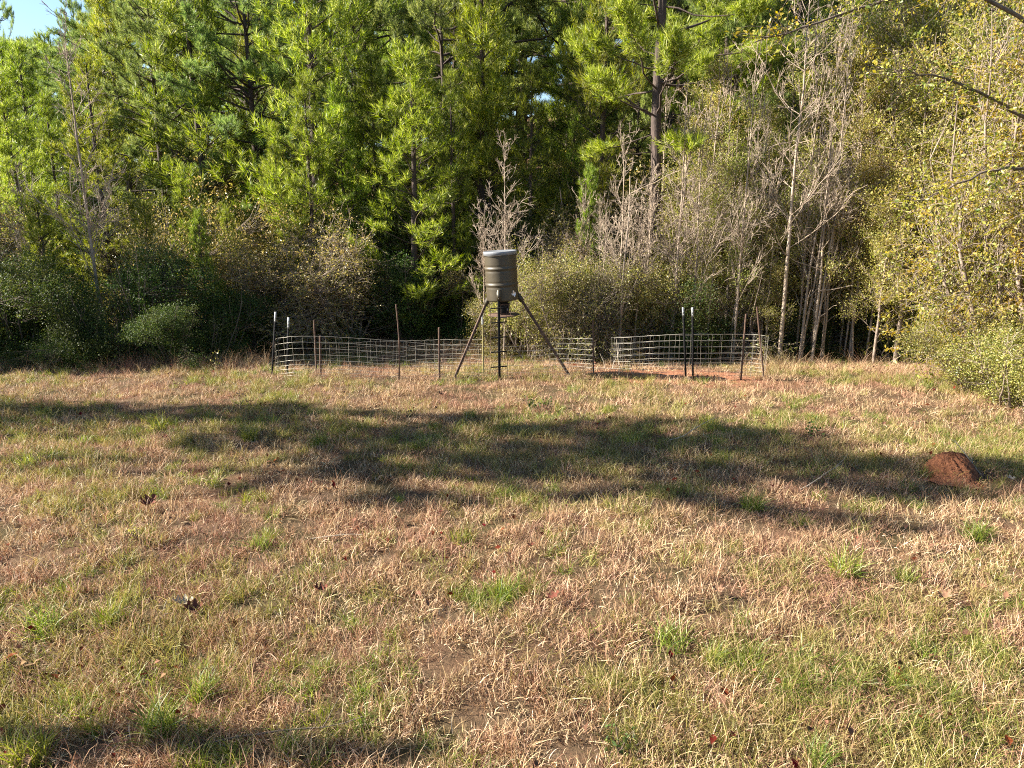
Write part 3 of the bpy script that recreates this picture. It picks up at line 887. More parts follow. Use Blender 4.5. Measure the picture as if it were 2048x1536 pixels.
prof = [(0.001, 0.015), (R - .03, 0.0), (R - .008, .006), (R - .001, .018)] + [(ribs(z), z) for z in np.linspace(.025, H - .01, 70)] + [(R - .006, H)]
v, f = lathe(prof, 72)
drum = add_obj("drum", mesh_from("drum", v, f, M['drum'], True), feeder, (0, 0, DZ), (0, tilt, 0))
v, f = lathe([(R + .006, H - .062), (R + .013, H - .060), (R + .014, H + .006), (R + .010, H + .013), (R - .004, H + .014), (R - .018, H + .004), (.001, H + .010)], 72)
add_obj("lid", mesh_from("lid", v, f, M['lid'], True), feeder, (0, 0, DZ), (0, tilt, 0))
v, f = lathe([(R + .0135, H - .066), (R + .019, H - .063), (R + .019, H - .055), (R + .0135, H - .052)], 72)
add_obj("lid_ring", mesh_from("lid_ring", v, f, M['drum'], True), feeder, (0, 0, DZ), (0, tilt, 0))
# lever of the lid ring is not visible; outline of the state on the drum's side
TX = [(.34, 1.0), (.56, 1.0), (.56, .79), (.64, .75), (.74, .73), (.86, .70), (.955, .685), (.96, .52), (1.0, .43), (.98, .34), (.86, .26), (.76, .18), (.70, .07), (.715, -.02),
      (.61, .01), (.54, .10), (.47, .24), (.40, .31), (.31, .24), (.23, .28), (.16, .39), (.02, .51), (.0, .55), (.34, .55)]
a0 = math.asin((1028.5 - 1006.5) / 31.0)          # where it sits around the drum, from the side facing the field
sh, sw = .128, .118
loop = [Vector((x * sw - sw / 2, y * sh, 0)) for x, y in TX]
tris = tessellate_polygon([loop])
zs0 = z_at(596, FD - .25) - zb + .0
def wrap(x, y, r):
    a = a0 + x / R
    return (r * math.sin(a), -r * math.cos(a), zs0 + y)
n = len(loop)
vv = [wrap(p.x, p.y, R + .006) for p in loop] + [wrap(p.x, p.y, R - .002) for p in loop]
ff = [list(t) for t in tris] + [[t[0] + n, t[2] + n, t[1] + n] for t in tris]
for i in range(n): ff += [[i, (i + 1) % n, (i + 1) % n + n], [i, (i + 1) % n + n, i + n]]
add_obj("state_sticker", mesh_from("state_sticker", vv, ff, M['sticker']), feeder, (0, 0, DZ), (0, tilt, 0), label="white Texas-shaped outline low on the drum's right side")

# legs: (attachment px/py, foot px/py, depth offsets, material)
def leg_pts(pa, ya, Da, pf, yf, Df):
    a = Vector((x_at(pa, Da, z_at(ya, Da)) - Xc, Da - FD, z_at(ya, Da) - fz))
    zf = gz(x_at(pf, Df), Df)
    b = Vector((x_at(pf, Df, zf) - Xc, Df - FD, z_at(yf, Df) - fz))
    return a, b


def square_tube(name, a, b, w, mat, parent, label=None):
    d = (b - a); L_ = d.length
    v, f = box_arr(0, 0, 0, w, w, L_)
    o = add_obj(name, mesh_from(name, v, f, mat), parent, (a + b) / 2, d.to_track_quat('Z', 'Y').to_euler(), label=label)
    return bevel(o, w * .14, 2)


def bracket(a, b, parent):
    """socket welded to the drum that holds the top of a leg: sleeve and two flanges"""
    d = (b - a).normalized()
    c = a + d * .02
    parts = []
    L_ = .19
    v1, f1 = box_arr(0, 0, 0, .056, .056, L_)
    v2, f2 = box_arr(.045, 0, .02, .008, .07, .15)
    v3, f3 = box_arr(-.045, 0, .02, .008, .07, .15)
    v4, f4 = box_arr(0, 0, L_ * .36, .098, .012, .030)
    v, f = join([(v1, f1), (v2, f2), (v3, f3), (v4, f4)])
    return add_obj("leg_bracket", mesh_from("leg_bracket", v, f, M['drum']), parent, c, d.to_track_quat('Z', 'Y').to_euler())


aF, bF = leg_pts(997.5, 588, FD - .33, 999, 756, 13.82)
legF = square_tube("leg", aF, bF, .048, M['black'], feeder, "black front leg with ladder rungs")
bracket(aF, bF, feeder)
aL, bL = leg_pts(975, 600, FD + .13, 909, 756, 14.1)
square_tube("leg", aL, bL, .046, M['rust'], feeder, "rusty left leg"); bracket(aL, bL, feeder)
aR, bR = leg_pts(1038, 592, FD + .13, 1140, 753, 14.05)
square_tube("leg", aR, bR, .046, M['rust'], feeder, "dark rusty right leg"); bracket(aR, bR, feeder)
# rungs: sub-parts of the front leg
inv = (Matrix.Translation((aF + bF) / 2) @ (bF - aF).to_track_quat('Z', 'Y').to_matrix().to_4x4()).inverted()
d = (bF - aF)
for py in (617, 646, 676, 705, 735):
    Dp = FD - .42
    zz = z_at(py, Dp) - fz
    t = (zz - aF.z) / d.z
    c = aF + d * t + Vector((0, -.034, 0))
    r0 = Vector((-.158, 0, -.010)); r1 = Vector((.150, 0, .014))
    rg = square_tube("rung", c + r0, c + r1, .022, M['black'], None)
    rg.parent = legF
    rg.matrix_local = inv @ (Matrix.Translation(c + (r0 + r1) / 2) @ (r1 - r0).to_track_quat('Z', 'Y').to_matrix().to_4x4())
# thin side rods that join the rung ends
for sx in (-.156, .148):
    p0 = aF + d * ((z_at(617, FD - .42) - fz - aF.z) / d.z) + Vector((sx, -.034, 0)); p1 = bF + Vector((sx, -.034, 0))
    me = tube_mesh("side_rod", [inv @ p0, inv @ p1], .004, M['rust'], 6)
    add_obj("side_rod", me, legF)
# funnel, timer box, cage and spinner under the drum
v, f = lathe([(.13, 0.0), (.128, -.01), (.045, -.11), (.043, -.20), (.001, -.20)], 32)
add_obj("funnel", mesh_from("funnel", v, f, M['black'], True), feeder, (0, 0, DZ))
bx = x_at(1009.5, FD, z_at(618, FD)) - Xc
b0 = z_at(628, FD) - fz; b1 = z_at(606, FD) - fz
v, f = box_arr(bx, -.02, (b0 + b1) / 2, .175, .17, b1 - b0)
tb = bevel(add_obj("timer_box", mesh_from("timer_box", v, f, M['rust']), feeder), .012)
v, f = box_arr(bx, -.02 - .089, (b0 + b1) / 2 - .004, .135, .008, (b1 - b0) * .72)
bevel(add_obj("box_door", mesh_from("box_door", v, f, M['black']), tb), .003)
v, f = box_arr(bx + .052, -.02 - .097, (b0 + b1) / 2 - .004, .012, .010, .05)
add_obj("latch", mesh_from("latch", v, f, M['lid']), tb)
v, f = lathe([(.001, 0), (.30, 0), (.305, .006), (.30, .012), (.001, .012)], 40)
add_obj("guard_plate", mesh_from("guard_plate", v, f, M['rust'], False), feeder, (.02, 0, b0 - .016), (0, rad(-1.5), 0))
hang = Tubes()
for a in (.4, 1.9, 3.5, 5.2):
    hang.add([[.27 * math.cos(a), .27 * math.sin(a), DZ + .01], [.28 * math.cos(a) + .02, .28 * math.sin(a), b0 - .01]], [.005, .005], 6)
add_obj("hanger_rods", hang.mesh("hanger_rods", M['rust']), feeder)
v, f = lathe([(.001, 0), (.075, 0), (.08, .02), (.074, .021), (.068, .006), (.001, .006)], 24)
add_obj("spinner_plate", mesh_from("spinner_plate", v, f, M['lid'], True), feeder, (.0, 0, b0 - .07))
add_obj("motor_shaft", tube_mesh("motor_shaft", [[0, 0, b0 - .07], [0, 0, b0 - .01]], .006, M['lid']), feeder)


# ------------------------------------------------------------------ posts
def t_post(px_t, py_t, px_b, py_b, D, mats, label, white_py=None, w=.036):
    xb = x_at(px_b, D, 0); xt = x_at(px_t, D, z_at(py_t, D))
    g = gz(xb, D)
    top = z_at(py_t, D)
    root = thing("fence_post", label, "fence post", (xb, D, g), (0, math.atan2(xt - xb, top - g), 0), "posts of the feeder pen")
    h = math.hypot(top - g, xt - xb)
    def prof(z0, z1, mat, name):
        parts = [box_arr(0, -.0, (z0 + z1) / 2, w, .006, z1 - z0), box_arr(0, .020, (z0 + z1) / 2, .006, .034, z1 - z0)]
        zz = z0 + .03
        while zz < z1 - .02:
            parts.append(box_arr(0, -.0065, zz, .016, .007, .018)); zz += .055
        return add_obj(name, mesh_from(name, *join(parts), mat), root)
    zw = h if white_py is None else z_at(white_py, D) - g
    prof(-.35, zw, mats, "shaft")
    if white_py is not None: prof(zw, h, M['white'], "painted_tip")
    return root


def round_post(px_t, py_t, px_b, py_b, D, r, mat, label, bend=0.0, tip=None):
    xb = x_at(px_b, D, 0); xt = x_at(px_t, D, z_at(py_t, D)); g = gz(xb, D); top = z_at(py_t, D)
    r *= .78
    root = thing("fence_post", label, "fence post", (xb, D, g), (0, 0, 0), "posts of the feeder pen")
    t = np.linspace(-.12, 1, 9)
    pts = np.stack([(xt - xb) * t + bend * np.sin(t * PI), 0 * t, (top - g) * t], 1)
    tr = Tubes(); tr.add(pts, np.full(9, r), 8)
    e = pts[-1]
    tr.add([e, e + np.array([0, 0, .004])], [r, .001], 8)
    add_obj("shaft", tr.mesh("shaft", mat), root)
    if tip:
        add_obj("painted_tip", tube_mesh("painted_tip", [pts[-1] + [0, 0, -.16], pts[-1] + [0, 0, .012]], r * 1.15, M['white']), root)
    return root


t_post(551, 624, 544, 748, 14.1, M['black'], "black post with white tip at the pen's left corner", 643)
t_post(577, 635, 574, 745, 14.35, M['black'], "second black post from the left, white tip a little lower", 656)
round_post(628, 640, 633, 744, 14.6, .022, M['rust'], "dark rusty post, left one of a close pair")
round_post(640, 672, 641, 745, 14.5, .026, M['rust'], "short rusty post, right one of a close pair")
round_post(792, 609, 798, 758, 13.9, .017, M['rust'], "tall thin bent rusty post between pair and feeder", bend=.03)
round_post(878, 655, 879, 754, 13.95, .024, M['rust'], "short brown post just left of the feeder")
round_post(965, 632, 967, 752, 14.3, .020, M['yellowpost'], "faded yellowish post between the feeder's left and front legs", tip=True)
round_post(1186, 640, 1187, 750, 14.1, .022, M['rust'], "brown post right of the feeder's right leg")
t_post(1366, 615, 1372, 761, 13.85, M['black'], "left black white-tipped post of the right-hand pair", 632)
t_post(1385, 615, 1386, 763, 13.8, M['black'], "right black white-tipped post of the right-hand pair", 633)
round_post(1492, 628, 1482, 763, 13.8, .022, M['rust'], "rusty post leaning right, by the pen's right end")
round_post(1514, 614, 1528, 757, 14.0, .024, M['rust'], "rusty post leaning left at the pen's far right corner")


# ------------------------------------------------------------------ wire panels: horizontals close together near the ground
FR = np.array([0, .065, .14, .225, .32, .43, .56, .71, .86, 1.0])

def panel(pts, label, hn=8, vstep=.21, height=.86, r=.0027, jitter=.006, bulge=0.0):
    """pts: (px, py_top, D) along the panel's top wire"""
    P = np.array(pts, float)
    seg = np.arange(len(P))
    t = np.linspace(0, len(P) - 1, 34)
    px = np.interp(t, seg, P[:, 0]); py = np.interp(t, seg, P[:, 1]); D = np.interp(t, seg, P[:, 2])
    # smooth the corners
    for _ in range(3):
        for arr in (px, py, D): arr[1:-1] = (arr[:-2] + 2 * arr[1:-1] + arr[2:]) / 4
    zt_ = np.array([z_at(a, b) for a, b in zip(py, D)])
    X = np.array([x_at(a, b, c) for a, b, c in zip(px, D, zt_)])
    o0 = Vector((X.mean(), D.mean(), gz(X.mean(), D.mean())))
    root = thing("wire_panel", label, "wire fence", o0, (0, 0, 0), "wire panels of the feeder pen")
    fr = FR if hn >= 8 else np.linspace(0, 1, hn)
    for fz_ in fr:
        zz = zt_ - height * (1 - fz_) + rng.normal(size=34) * jitter * .4
        pts3 = np.stack([X - o0.x, D - o0.y + bulge * math.sin(fz_ * PI), zz - o0.z], 1)
        add_obj("horizontal_wire", tube_mesh("horizontal_wire", pts3, r, M['wire'], 5), root)
    s = np.concatenate([[0], np.cumsum(np.hypot(np.diff(X), np.diff(D)))])
    for q in np.arange(.0, s[-1], vstep):
        xx = np.interp(q, s, X); dd = np.interp(q, s, D); zt2 = np.interp(q, s, zt_)
        lean = rng.normal() * .012
        p0 = np.array([xx - o0.x + lean, dd - o0.y - .004, zt2 - o0.z]); p1 = np.array([xx - o0.x - lean, dd - o0.y - .004, zt2 - height - o0.z])
        add_obj("vertical_wire", tube_mesh("vertical_wire", [p0, (p0 + p1) / 2 + [rng.normal() * .006, bulge, 0], p1], r * .7, M['wire'], 5), root)
    return root


panel([(548, 680, 14.5), (552, 677, 14.1), (580, 673, 13.9), (620, 672, 13.85), (700, 675, 13.9), (790, 682, 13.9), (885, 690, 13.95)], "bright wire panel curving round the pen's front left corner", height=.80)
panel([(868, 690, 13.98), (960, 693, 13.95), (1060, 692, 13.95), (1140, 688, 14.0), (1190, 682, 14.05)], "low front wire panel passing the feeder's legs", height=.66, r=.0022)
panel([(640, 688, 15.0), (720, 684, 15.6), (800, 683, 15.9), (880, 679, 15.7), (965, 679, 15.3)], "back wire panel with leaning uprights seen left of the feeder", height=.72, jitter=.02)
panel([(1100, 676, 15.2), (1150, 677, 15.0), (1186, 678, 14.6)], "short back wire panel behind the feeder's right leg", height=.74)
panel([(1222, 675, 15.6), (1280, 673, 15.4), (1320, 670, 15.1), (1400, 670, 14.9), (1500, 668, 15.0), (1534, 672, 14.6)], "back wire panel across the pen's right half", height=.85, r=.0026)
panel([(1228, 676, 14.6), (1290, 673, 14.2), (1340, 669, 13.95), (1380, 668, 13.86), (1440, 668, 13.85), (1500, 669, 13.86), (1527, 670, 13.95), (1535, 672, 14.3), (1537, 672, 14.6)],
      "bright wire panel closing the pen's front right corner", height=.84, r=.0032)

# ------------------------------------------------------------------ ant mound
mx_, my_, mz_ = ground_at(1922, 962)
S, K = 56, 26
V = []
for k in range(K):
    t = k / (K - 1)
    for s in range(S):
        a = s / S * 2 * PI
        r = (.37 * (1 - t) ** .72 + .17 * max(0, 1 - t * 7) ** 2) * (1 + .11 * math.sin(a * 3 + 1) + .08 * math.sin(a * 4 + t * 3) + .03 * math.sin(a * 11 + t * 9))
        z = .33 * math.sin(t * PI / 2) ** 1.05
        nz = .012 * math.sin(a * 17 + t * 23) + .010 * math.sin(a * 29 - t * 41) + rng.normal() * .006
        V.append((math.cos(a) * (r + nz), math.sin(a) * (r + nz) * .85, z - .05 + nz * .5))
F = [(k * S + s, k * S + (s + 1) % S, (k + 1) * S + (s + 1) % S, (k + 1) * S + s) for k in range(K - 1) for s in range(S)]
add_obj("ant_mound", mesh_from("ant_mound", V, F, M['mound'], True), None, (mx_, my_ + .2, mz_), (rad(-4), rad(8), .4), "reddish earth mound in the shadow band near the right edge", "ant mound")

# ------------------------------------------------------------------ dead sticks and branches on the ground
def stick(px, py, L_, ang, el, r, label, mat='wood', forks=2):
    X, Y, Z = ground_at(px, py)
    tr = Tubes()
    d = np.array([math.cos(ang) * math.cos(el), math.sin(ang) * math.cos(el), math.sin(el)])
    P = path(np.zeros(3), d, L_, 8, .10)
    P[..., 2] = np.maximum(P[..., 2], .0)
    tr.add(P, taper(r, r * .35, 8), 6)
    for _ in range(forks):
        i = int(rng.integers(2, 7))
        B = path(P[0, i], d + rng.normal(size=3) * .7 + [0, 0, .3], L_ * rng.uniform(.2, .45), 5, .15)
        tr.add(B, taper(r * .5, r * .2, 5), 5)
    return add_obj("dead_branch", tr.mesh("dead_branch", M[mat]), None, (X, Y, Z + .04), None, label, "branch", "dead branches lying about")


stick(1262, 742, .9, 2.9, .05, .016, "pale curved branch on the clay inside the pen", forks=3)
stick(1240, 740, .6, 1.9, .9, .010, "forked stick propped upright behind the pale curved branch", forks=2)
stick(1225, 742, .5, 1.2, 1.0, .009, "thin upright stick left of the forked one in the pen", forks=1)
stick(190, 765, .55, .3, .35, .008, "dark twig poking from the sunlit grass at far left", 'rust', 1)
stick(1340, 885, .7, -.3, .12, .008, "bent pale stem lying in the shadow band", forks=1)
stick(1960, 955, .5, 2.0, .7, .008, "pale twig leaning across the earth mound", forks=2)
stick(430, 1495, .9, .3, .05, .008, "long thin stem lying at the bottom left", 'bark_dark', forks=1)
stick(1600, 985, .6, .5, .15, .007, "pale stalk lying just below the shadow band at right", forks=2)
stick(620, 1085, .55, -.2, .1, .005, "pale bleached stalk in the left foreground grass", forks=1)


# ------------------------------------------------------------------ single fallen leaves large enough to pick out
def leaf_mesh(lobes, L_, curl, mat):
    n = 40
    t = np.linspace(0, 1, n)
    w = np.sin(t * PI) ** .7 * (.30 + .16 * np.cos(t * lobes * 2 * PI + .6)) * L_
    V = []; F = []
    for i in range(n):
        x = t[i] * L_; zc = curl * L_ * (t[i] - .5) ** 2 * 2
        V += [(x, -w[i], zc + curl * w[i] * .8), (x, 0, zc - .004), (x, w[i], zc + curl * w[i] * 1.1)]
    for i in range(n - 1):
        for k in range(2): F.append((i * 3 + k, (i + 1) * 3 + k, (i + 1) * 3 + k + 1, i * 3 + k + 1))
    return mesh_from("fallen_leaf", V, F, mat, True)


M['palel'] = rough_mat("bleached_leaf", [(.3, (.24, .19, .13)), (.7, (.40, .33, .24))], scale=30, bump=.3)
M['redl'] = rough_mat("red_brown_leaf", [(.3, (.07, .018, .01)), (.7, (.15, .045, .025))], scale=30, bump=.3)
M['brownl'] = rough_mat("brown_leaf", [(.3, (.10, .05, .03)), (.7, (.22, .12, .07))], scale=30, bump=.3)
for px, py, L_, mt, lab in [(2018, 966, .12, 'palel', "bleached lobed oak leaf right of the earth mound"),
                            (300, 1028, .19, 'redl', "big dark red-brown leaf standing in the left middle grass"),
                            (365, 1222, .16, 'palel', "curled pale leaf over red ones in the left foreground"),
                            (385, 1236, .15, 'redl', "dark red leaf right beside the curled pale leaf"),
                            (640, 1196, .12, 'redl', "crimson leaf lying left of centre in the foreground"),
                            (1108, 1216, .12, 'redl', "crimson leaf lying just right of centre in the foreground"),
                            (1435, 1192, .10, 'brownl', "small dark curled leaf in the right foreground"),
                            (1890, 1215, .12, 'brownl', "dark curled leaf toward the right edge of the foreground"),
                            (1062, 1105, .08, 'redl', "small rust-red leaf beside the bright centre tuft"),
                            (885, 797, .16, 'brownl', "brown leaf held upright above the shadow band's upper rim"),
                            (333, 885, .09, 'redl', "orange-red leaf at the lower rim of the shadow band, left")]:
    X, Y, Z = ground_at(px, py)
    add_obj("fallen_leaf", leaf_mesh(3, L_, rng.uniform(.4, .9), M[mt]), None, (X - L_ / 2, Y, Z + .07), (rng.normal() * .2 + .2, rng.normal() * .2 - .1, rng.normal() * .6), lab, "leaf", "single fallen leaves")


# ------------------------------------------------------------------ grass
def blades(n, lmin, lmax, w, spread, lean, cseg=3, mat=None, name="blade_clump", stiff=.5):
    """curved tapering blades rooted within a small disc"""
    a = rng.random(n) * 2 * PI; rr = np.sqrt(rng.random(n)) * spread
    base = np.stack([np.cos(a) * rr, np.sin(a) * rr, np.full(n, -.02)], 1)
    az = rng.random(n) * 2 * PI
    le = np.abs(rng.normal(size=n)) * lean
    d = np.stack([np.cos(az) * np.sin(le), np.sin(az) * np.sin(le), np.cos(le)], 1)
    L_ = rng.uniform(lmin, lmax, n)
    pts = [base]; cur = d.copy(); h = norm(np.stack([np.cos(az), np.sin(az), 0 * az], 1) + rng.normal(size=(n, 3)) * .4)
    for k in range(cseg):
        pts.append(pts[-1] + cur * (L_ / cseg)[:, None])
        cur = norm(cur + h * (stiff * rng.uniform(.3, 1.3, n))[:, None] + np.array([0, 0, -.12]) * (k + 1))
    side = norm(np.cross(d, rand_unit(n))) * w
    V = []
    for k in range(cseg):
        ww = side * (1 - .25 * k) * .5
        V += [pts[k] - ww, pts[k] + ww]
    V.append(pts[-1])
    nv = 2 * cseg + 1
    V = np.stack(V, 1).reshape(-1, 3)
    V[:, 2] = np.maximum(V[:, 2], -.02)
    i = np.arange(n)[:, None] * nv
    fl = []
    for k in range(cseg - 1):
        fl += [[2 * k, 2 * k + 1, 2 * k + 3], [2 * k, 2 * k + 3, 2 * k + 2]]
    fl.append([2 * cseg - 2, 2 * cseg - 1, 2 * cseg])
    F = np.concatenate([i + np.array([f_]) for f_ in fl], 1).reshape(-1, 3)
    return mesh_from(name, V, F, mat)


M['dry'] = foliage_mat("dry_grass_blades", [(0, (.07, .035, .018)), (.3, (.27, .16, .08)), (.65, (.52, .36, .20)), (.92, (.74, .58, .40)), (1, (.28, .26, .07))], trans=.18, tree_var=.3, patch=.65, patch_col=(.30, .16, .10), patch_scale=.55, loc_noise=True, rough=.6, spec=.25)
M['drygreen'] = foliage_mat("fading_grass_blades", [(0, (.09, .11, .016)), (.5, (.24, .23, .05)), (1, (.44, .36, .16))], trans=.3, tree_var=.22, patch=.5, patch_col=(.36, .26, .12), patch_scale=.8, loc_noise=True, rough=.5, spec=.35)
M['green'] = foliage_mat("green_grass_blades", [(0, (.05, .09, .012)), (.5, (.16, .21, .025)), (.78, (.30, .33, .06)), (1, (.48, .38, .20))], trans=.35, tree_var=.18, rough=.45, spec=.4)


def scatter(name, pts, rots, scls, idx, sources, **props):
    me = bpy.data.meshes.new(name)
    me.vertices.add(len(pts)); me.vertices.foreach_set("co", np.asarray(pts, np.float32).ravel())
    a = me.attributes.new("rot", 'FLOAT_VECTOR', 'POINT'); a.data.foreach_set("vector", np.asarray(rots, np.float32).ravel())
    a = me.attributes.new("scl", 'FLOAT_VECTOR', 'POINT'); a.data.foreach_set("vector", np.asarray(scls, np.float32).ravel())
    a = me.attributes.new("pick", 'INT', 'POINT'); a.data.foreach_set("value", np.asarray(idx, np.int32))
    o = add_obj(name, me, **props)
    ng = bpy.data.node_groups.new(name + "_scatter", 'GeometryNodeTree')
    ng.interface.new_socket("Geometry", in_out='INPUT', socket_type='NodeSocketGeometry')
    ng.interface.new_socket("Geometry", in_out='OUTPUT', socket_type='NodeSocketGeometry')
    N, L = ng.nodes, ng.links
    gi = N.new("NodeGroupInput"); go = N.new("NodeGroupOutput")
    jn = N.new("GeometryNodeJoinGeometry")
    for sm in sources:
        so = bpy.data.objects.new(sm.name, sm)
        oi = N.new("GeometryNodeObjectInfo"); oi.inputs["Object"].default_value = so; oi.inputs["As Instance"].default_value = True
        L.new(oi.outputs["Geometry"], jn.inputs[0])
    ip = N.new("GeometryNodeInstanceOnPoints"); ip.inputs["Pick Instance"].default_value = True
    def attr(nm, dt):
        q_ = N.new("GeometryNodeInputNamedAttribute"); q_.data_type = dt; q_.inputs["Name"].default_value = nm
        return q_.outputs["Attribute"]
    L.new(gi.outputs[0], ip.inputs["Points"]); L.new(jn.outputs[0], ip.inputs["Instance"])
    L.new(attr("pick", 'INT'), ip.inputs["Instance Index"])
    L.new(attr("scl", 'FLOAT_VECTOR'), ip.inputs["Scale"])
    er = N.new("FunctionNodeEulerToRotation"); L.new(attr("rot", 'FLOAT_VECTOR'), er.inputs[0]); L.new(er.outputs[0], ip.inputs["Rotation"])
    L.new(ip.outputs[0], go.inputs[0])
    md = o.modifiers.new("scatter", 'NODES'); md.node_group = ng
    return o


def field_points(n, y0=3.4, y1=20.5, pw=1.0, margin=2.5):
    """random points of the field, closer together near the camera"""
    out = []
    while sum(map(len, out)) < n:
        y = y0 * (y1 / y0) ** (rng.random(n * 2) ** pw)
        half = y * .70 + margin
        x = rng.uniform(-1, 1, n * 2) * (y1 * .7 + margin)
        out.append(np.stack([x, y], 1)[np.abs(x) < half])
    return np.concatenate(out)[:n]


def noise2(x, y, f, s=0.0):
    return (np.sin(x * f + 1.7 * np.sin(y * f * .8 + s) + s) + np.sin(y * f * 1.3 + 1.5 * np.sin(x * f * .9 - s) + 2 * s) + .5 * np.sin((x + y) * f * 2.3 + s)) / 2.5


def clay(x, y):
    return np.exp(-(((x - 3.3) / 1.7) ** 2 + ((y - 14.2) / .75) ** 2) * 1.2)


dryc = [blades(74, .04, .12, .0052, .12, 1.3, 3, M['dry'], "dry_blades", .55), blades(64, .05, .14, .0050, .13, 1.1, 3, M['dry'], "dry_blades", .5),
        blades(74, .04, .12, .0055, .14, 1.5, 3, M['dry'], "dry_blades", .35), blades(34, .10, .24, .0045, .12, 1.1, 3, M['dry'], "dry_blades", .45)]
fadec = [blades(56, .05, .15, .0055, .11, 1.0, 3, M['drygreen'], "fading_blades", .55), blades(46, .07, .20, .0052, .09, .75, 3, M['drygreen'], "fading_blades", .5)]
greenc = [blades(60, .12, .30, .0052, .08, .55, 4, M['green'], "green_blades", .35), blades(48, .10, .24, .0065, .10, .6, 4, M['green'], "green_blades", .4),
          blades(36, .07, .16, .0065, .10, .8, 3, M['green'], "green_blades", .45)]
weedc = [blades(20, .25, .60, .0050, .08, .35, 4, M['dry'], "weed_blades", .25), blades(14, .3, .75, .0045, .06, .3, 4, M['dry'], "weed_blades", .3)]


def do_scatter(name, P, src, smin, smax, zs=(.8, 1.3), tilt_=.15, **props):
    n = len(P)
    Z = ground_z(P[:, 0], P[:, 1])
    rots = np.stack([rng.normal(size=n) * tilt_, rng.normal(size=n) * tilt_, rng.random(n) * 2 * PI], 1)
    s = rng.uniform(smin, smax, n)
    scl = np.stack([s, s, s * rng.uniform(zs[0], zs[1], n)], 1)
    return scatter(name, np.column_stack([P, Z]), rots, scl, rng.integers(0, len(src), n), src, **props)


P = field_points(40000)
cl = noise2(P[:, 0], P[:, 1], 6.5, 1.1) + .7 * noise2(P[:, 0], P[:, 1], 13.0, 2.1)
P = P[rng.random(len(P)) < .56 + .8 * cl]
keep = rng.random(len(P)) > clay(P[:, 0], P[:, 1]) * .93
keep &= ~((P[:, 1] > 16.2) & (rng.random(len(P)) < .5))
do_scatter("dry_grass", P[keep], dryc, .75, 1.25, kind="stuff")
P = field_points(20000)
g = noise2(P[:, 0], P[:, 1], 1.1, .3) + .5 * noise2(P[:, 0], P[:, 1], 3.1, 1.3)
band = np.exp(-((P[:, 1] - (10.2 - .12 * P[:, 0])) / 1.3) ** 2)
keep = (g + rng.normal(size=len(g)) * .35 + band * .6 > .44) & (rng.random(len(P)) > clay(P[:, 0], P[:, 1]) * .95)
do_scatter("fading_grass", P[keep], fadec, .75, 1.3, kind="stuff")
P = field_points(9000)
g = noise2(P[:, 0], P[:, 1], 1.6, 2.1) + .6 * noise2(P[:, 0], P[:, 1], 4.3, .7)
band = np.exp(-((P[:, 1] - (10.4 - .12 * P[:, 0])) / 1.1) ** 2) + .6 * np.exp(-((P[:, 1] - 16.8) / 1.0) ** 2) + .5 * np.exp(-((P[:, 1] - 4.1) / .5) ** 2)
keep = (g + rng.normal(size=len(g)) * .25 + band * .75 > .62) & (rng.random(len(P)) > clay(P[:, 0], P[:, 1]) * .97)
do_scatter("green_grass", P[keep], greenc, .6, 1.1, kind="stuff")
# tall dry weeds along the foot of the wood
xw = rng.uniform(-13, 11, 900); yw = 15.4 + rng.normal(size=900) * .35 + np.where((xw > -5) & (xw < 5), 2.9, 0) - np.where(xw > 5.5, (xw - 5.5) * .5, 0)
do_scatter("dry_weeds", np.stack([xw, yw], 1), weedc, .5, 1.0, kind="stuff")

# notable tufts
tufts = [(925, 1085, .30, 1, "bright green tuft in the centre foreground"), (1690, 1150, .42, 0, "largest dark green tuft in the right foreground"), (1810, 1165, .30, 0, "green tuft right beside the largest dark tuft"),
         (1505, 1020, .38, 0, "pale green tuft just below the shadow band at right"), (1425, 862, .30, 1, "lime green tuft at the shadow band's upper rim, right of centre"),
         (580, 772, .22, 1, "low lime tuft in the sunny strip below the pen's left corner"), (125, 758, .26, 1, "lime tuft in the sunny strip at far left"), (385, 768, .28, 1, "pale lime tuft in the sunny strip left of the pen"),
         (1145, 785, .26, 1, "yellowish tuft in the sunny strip right of the feeder"), (320, 865, .42, 0, "tall dark spiky tuft in the shadow band at left"), (500, 880, .36, 0, "dark spiky tuft in the shadow band below the pen's left corner"),
         (640, 890, .34, 0, "green tuft in the shadow band below the close post pair"), (940, 835, .30, 0, "green tuft in the shadow band straight below the feeder"), (1260, 890, .32, 1, "mid green tuft in the shadow band right of centre"),
         (90, 1260, .34, 1, "green tuft in the foreground near the left edge"), (225, 1250, .36, 0, "larger green tuft right of the near-left one"), (320, 1470, .40, 0, "pale stalky tuft at the bottom left"),
         (405, 1400, .34, 0, "green tuft above the stalky bottom-left one"), (60, 1525, .42, 0, "shaded dark green tuft in the bottom left corner"), (1010, 1190, .32, 1, "long-bladed tuft below centre"),
         (1340, 1290, .34, 1, "yellow-green tuft in the lower middle right"), (1430, 1330, .28, 0, "tuft to the right of the yellow-green lower one"), (1640, 1535, .30, 0, "tuft cut by the bottom frame edge at right"),
         (520, 1095, .26, 1, "light green tuft in the left middle distance"), (1950, 1080, .36, 0, "soft green tuft near the right edge below the mound"), (60, 930, .30, 1, "yellow green tuft at the left edge under the shadow band"),
         (1870, 870, .24, 1, "green tuft above the earth mound"), (1220, 770, .18, 1, "small lime tuft below the brown post right of the feeder")]
TM = [blades(150, .55, 1.05, .016, .20, .50, 5, M['green'], "tuft_blades", .22), blades(130, .40, .9, .017, .30, .65, 4, M['green'], "tuft_blades", .25)]
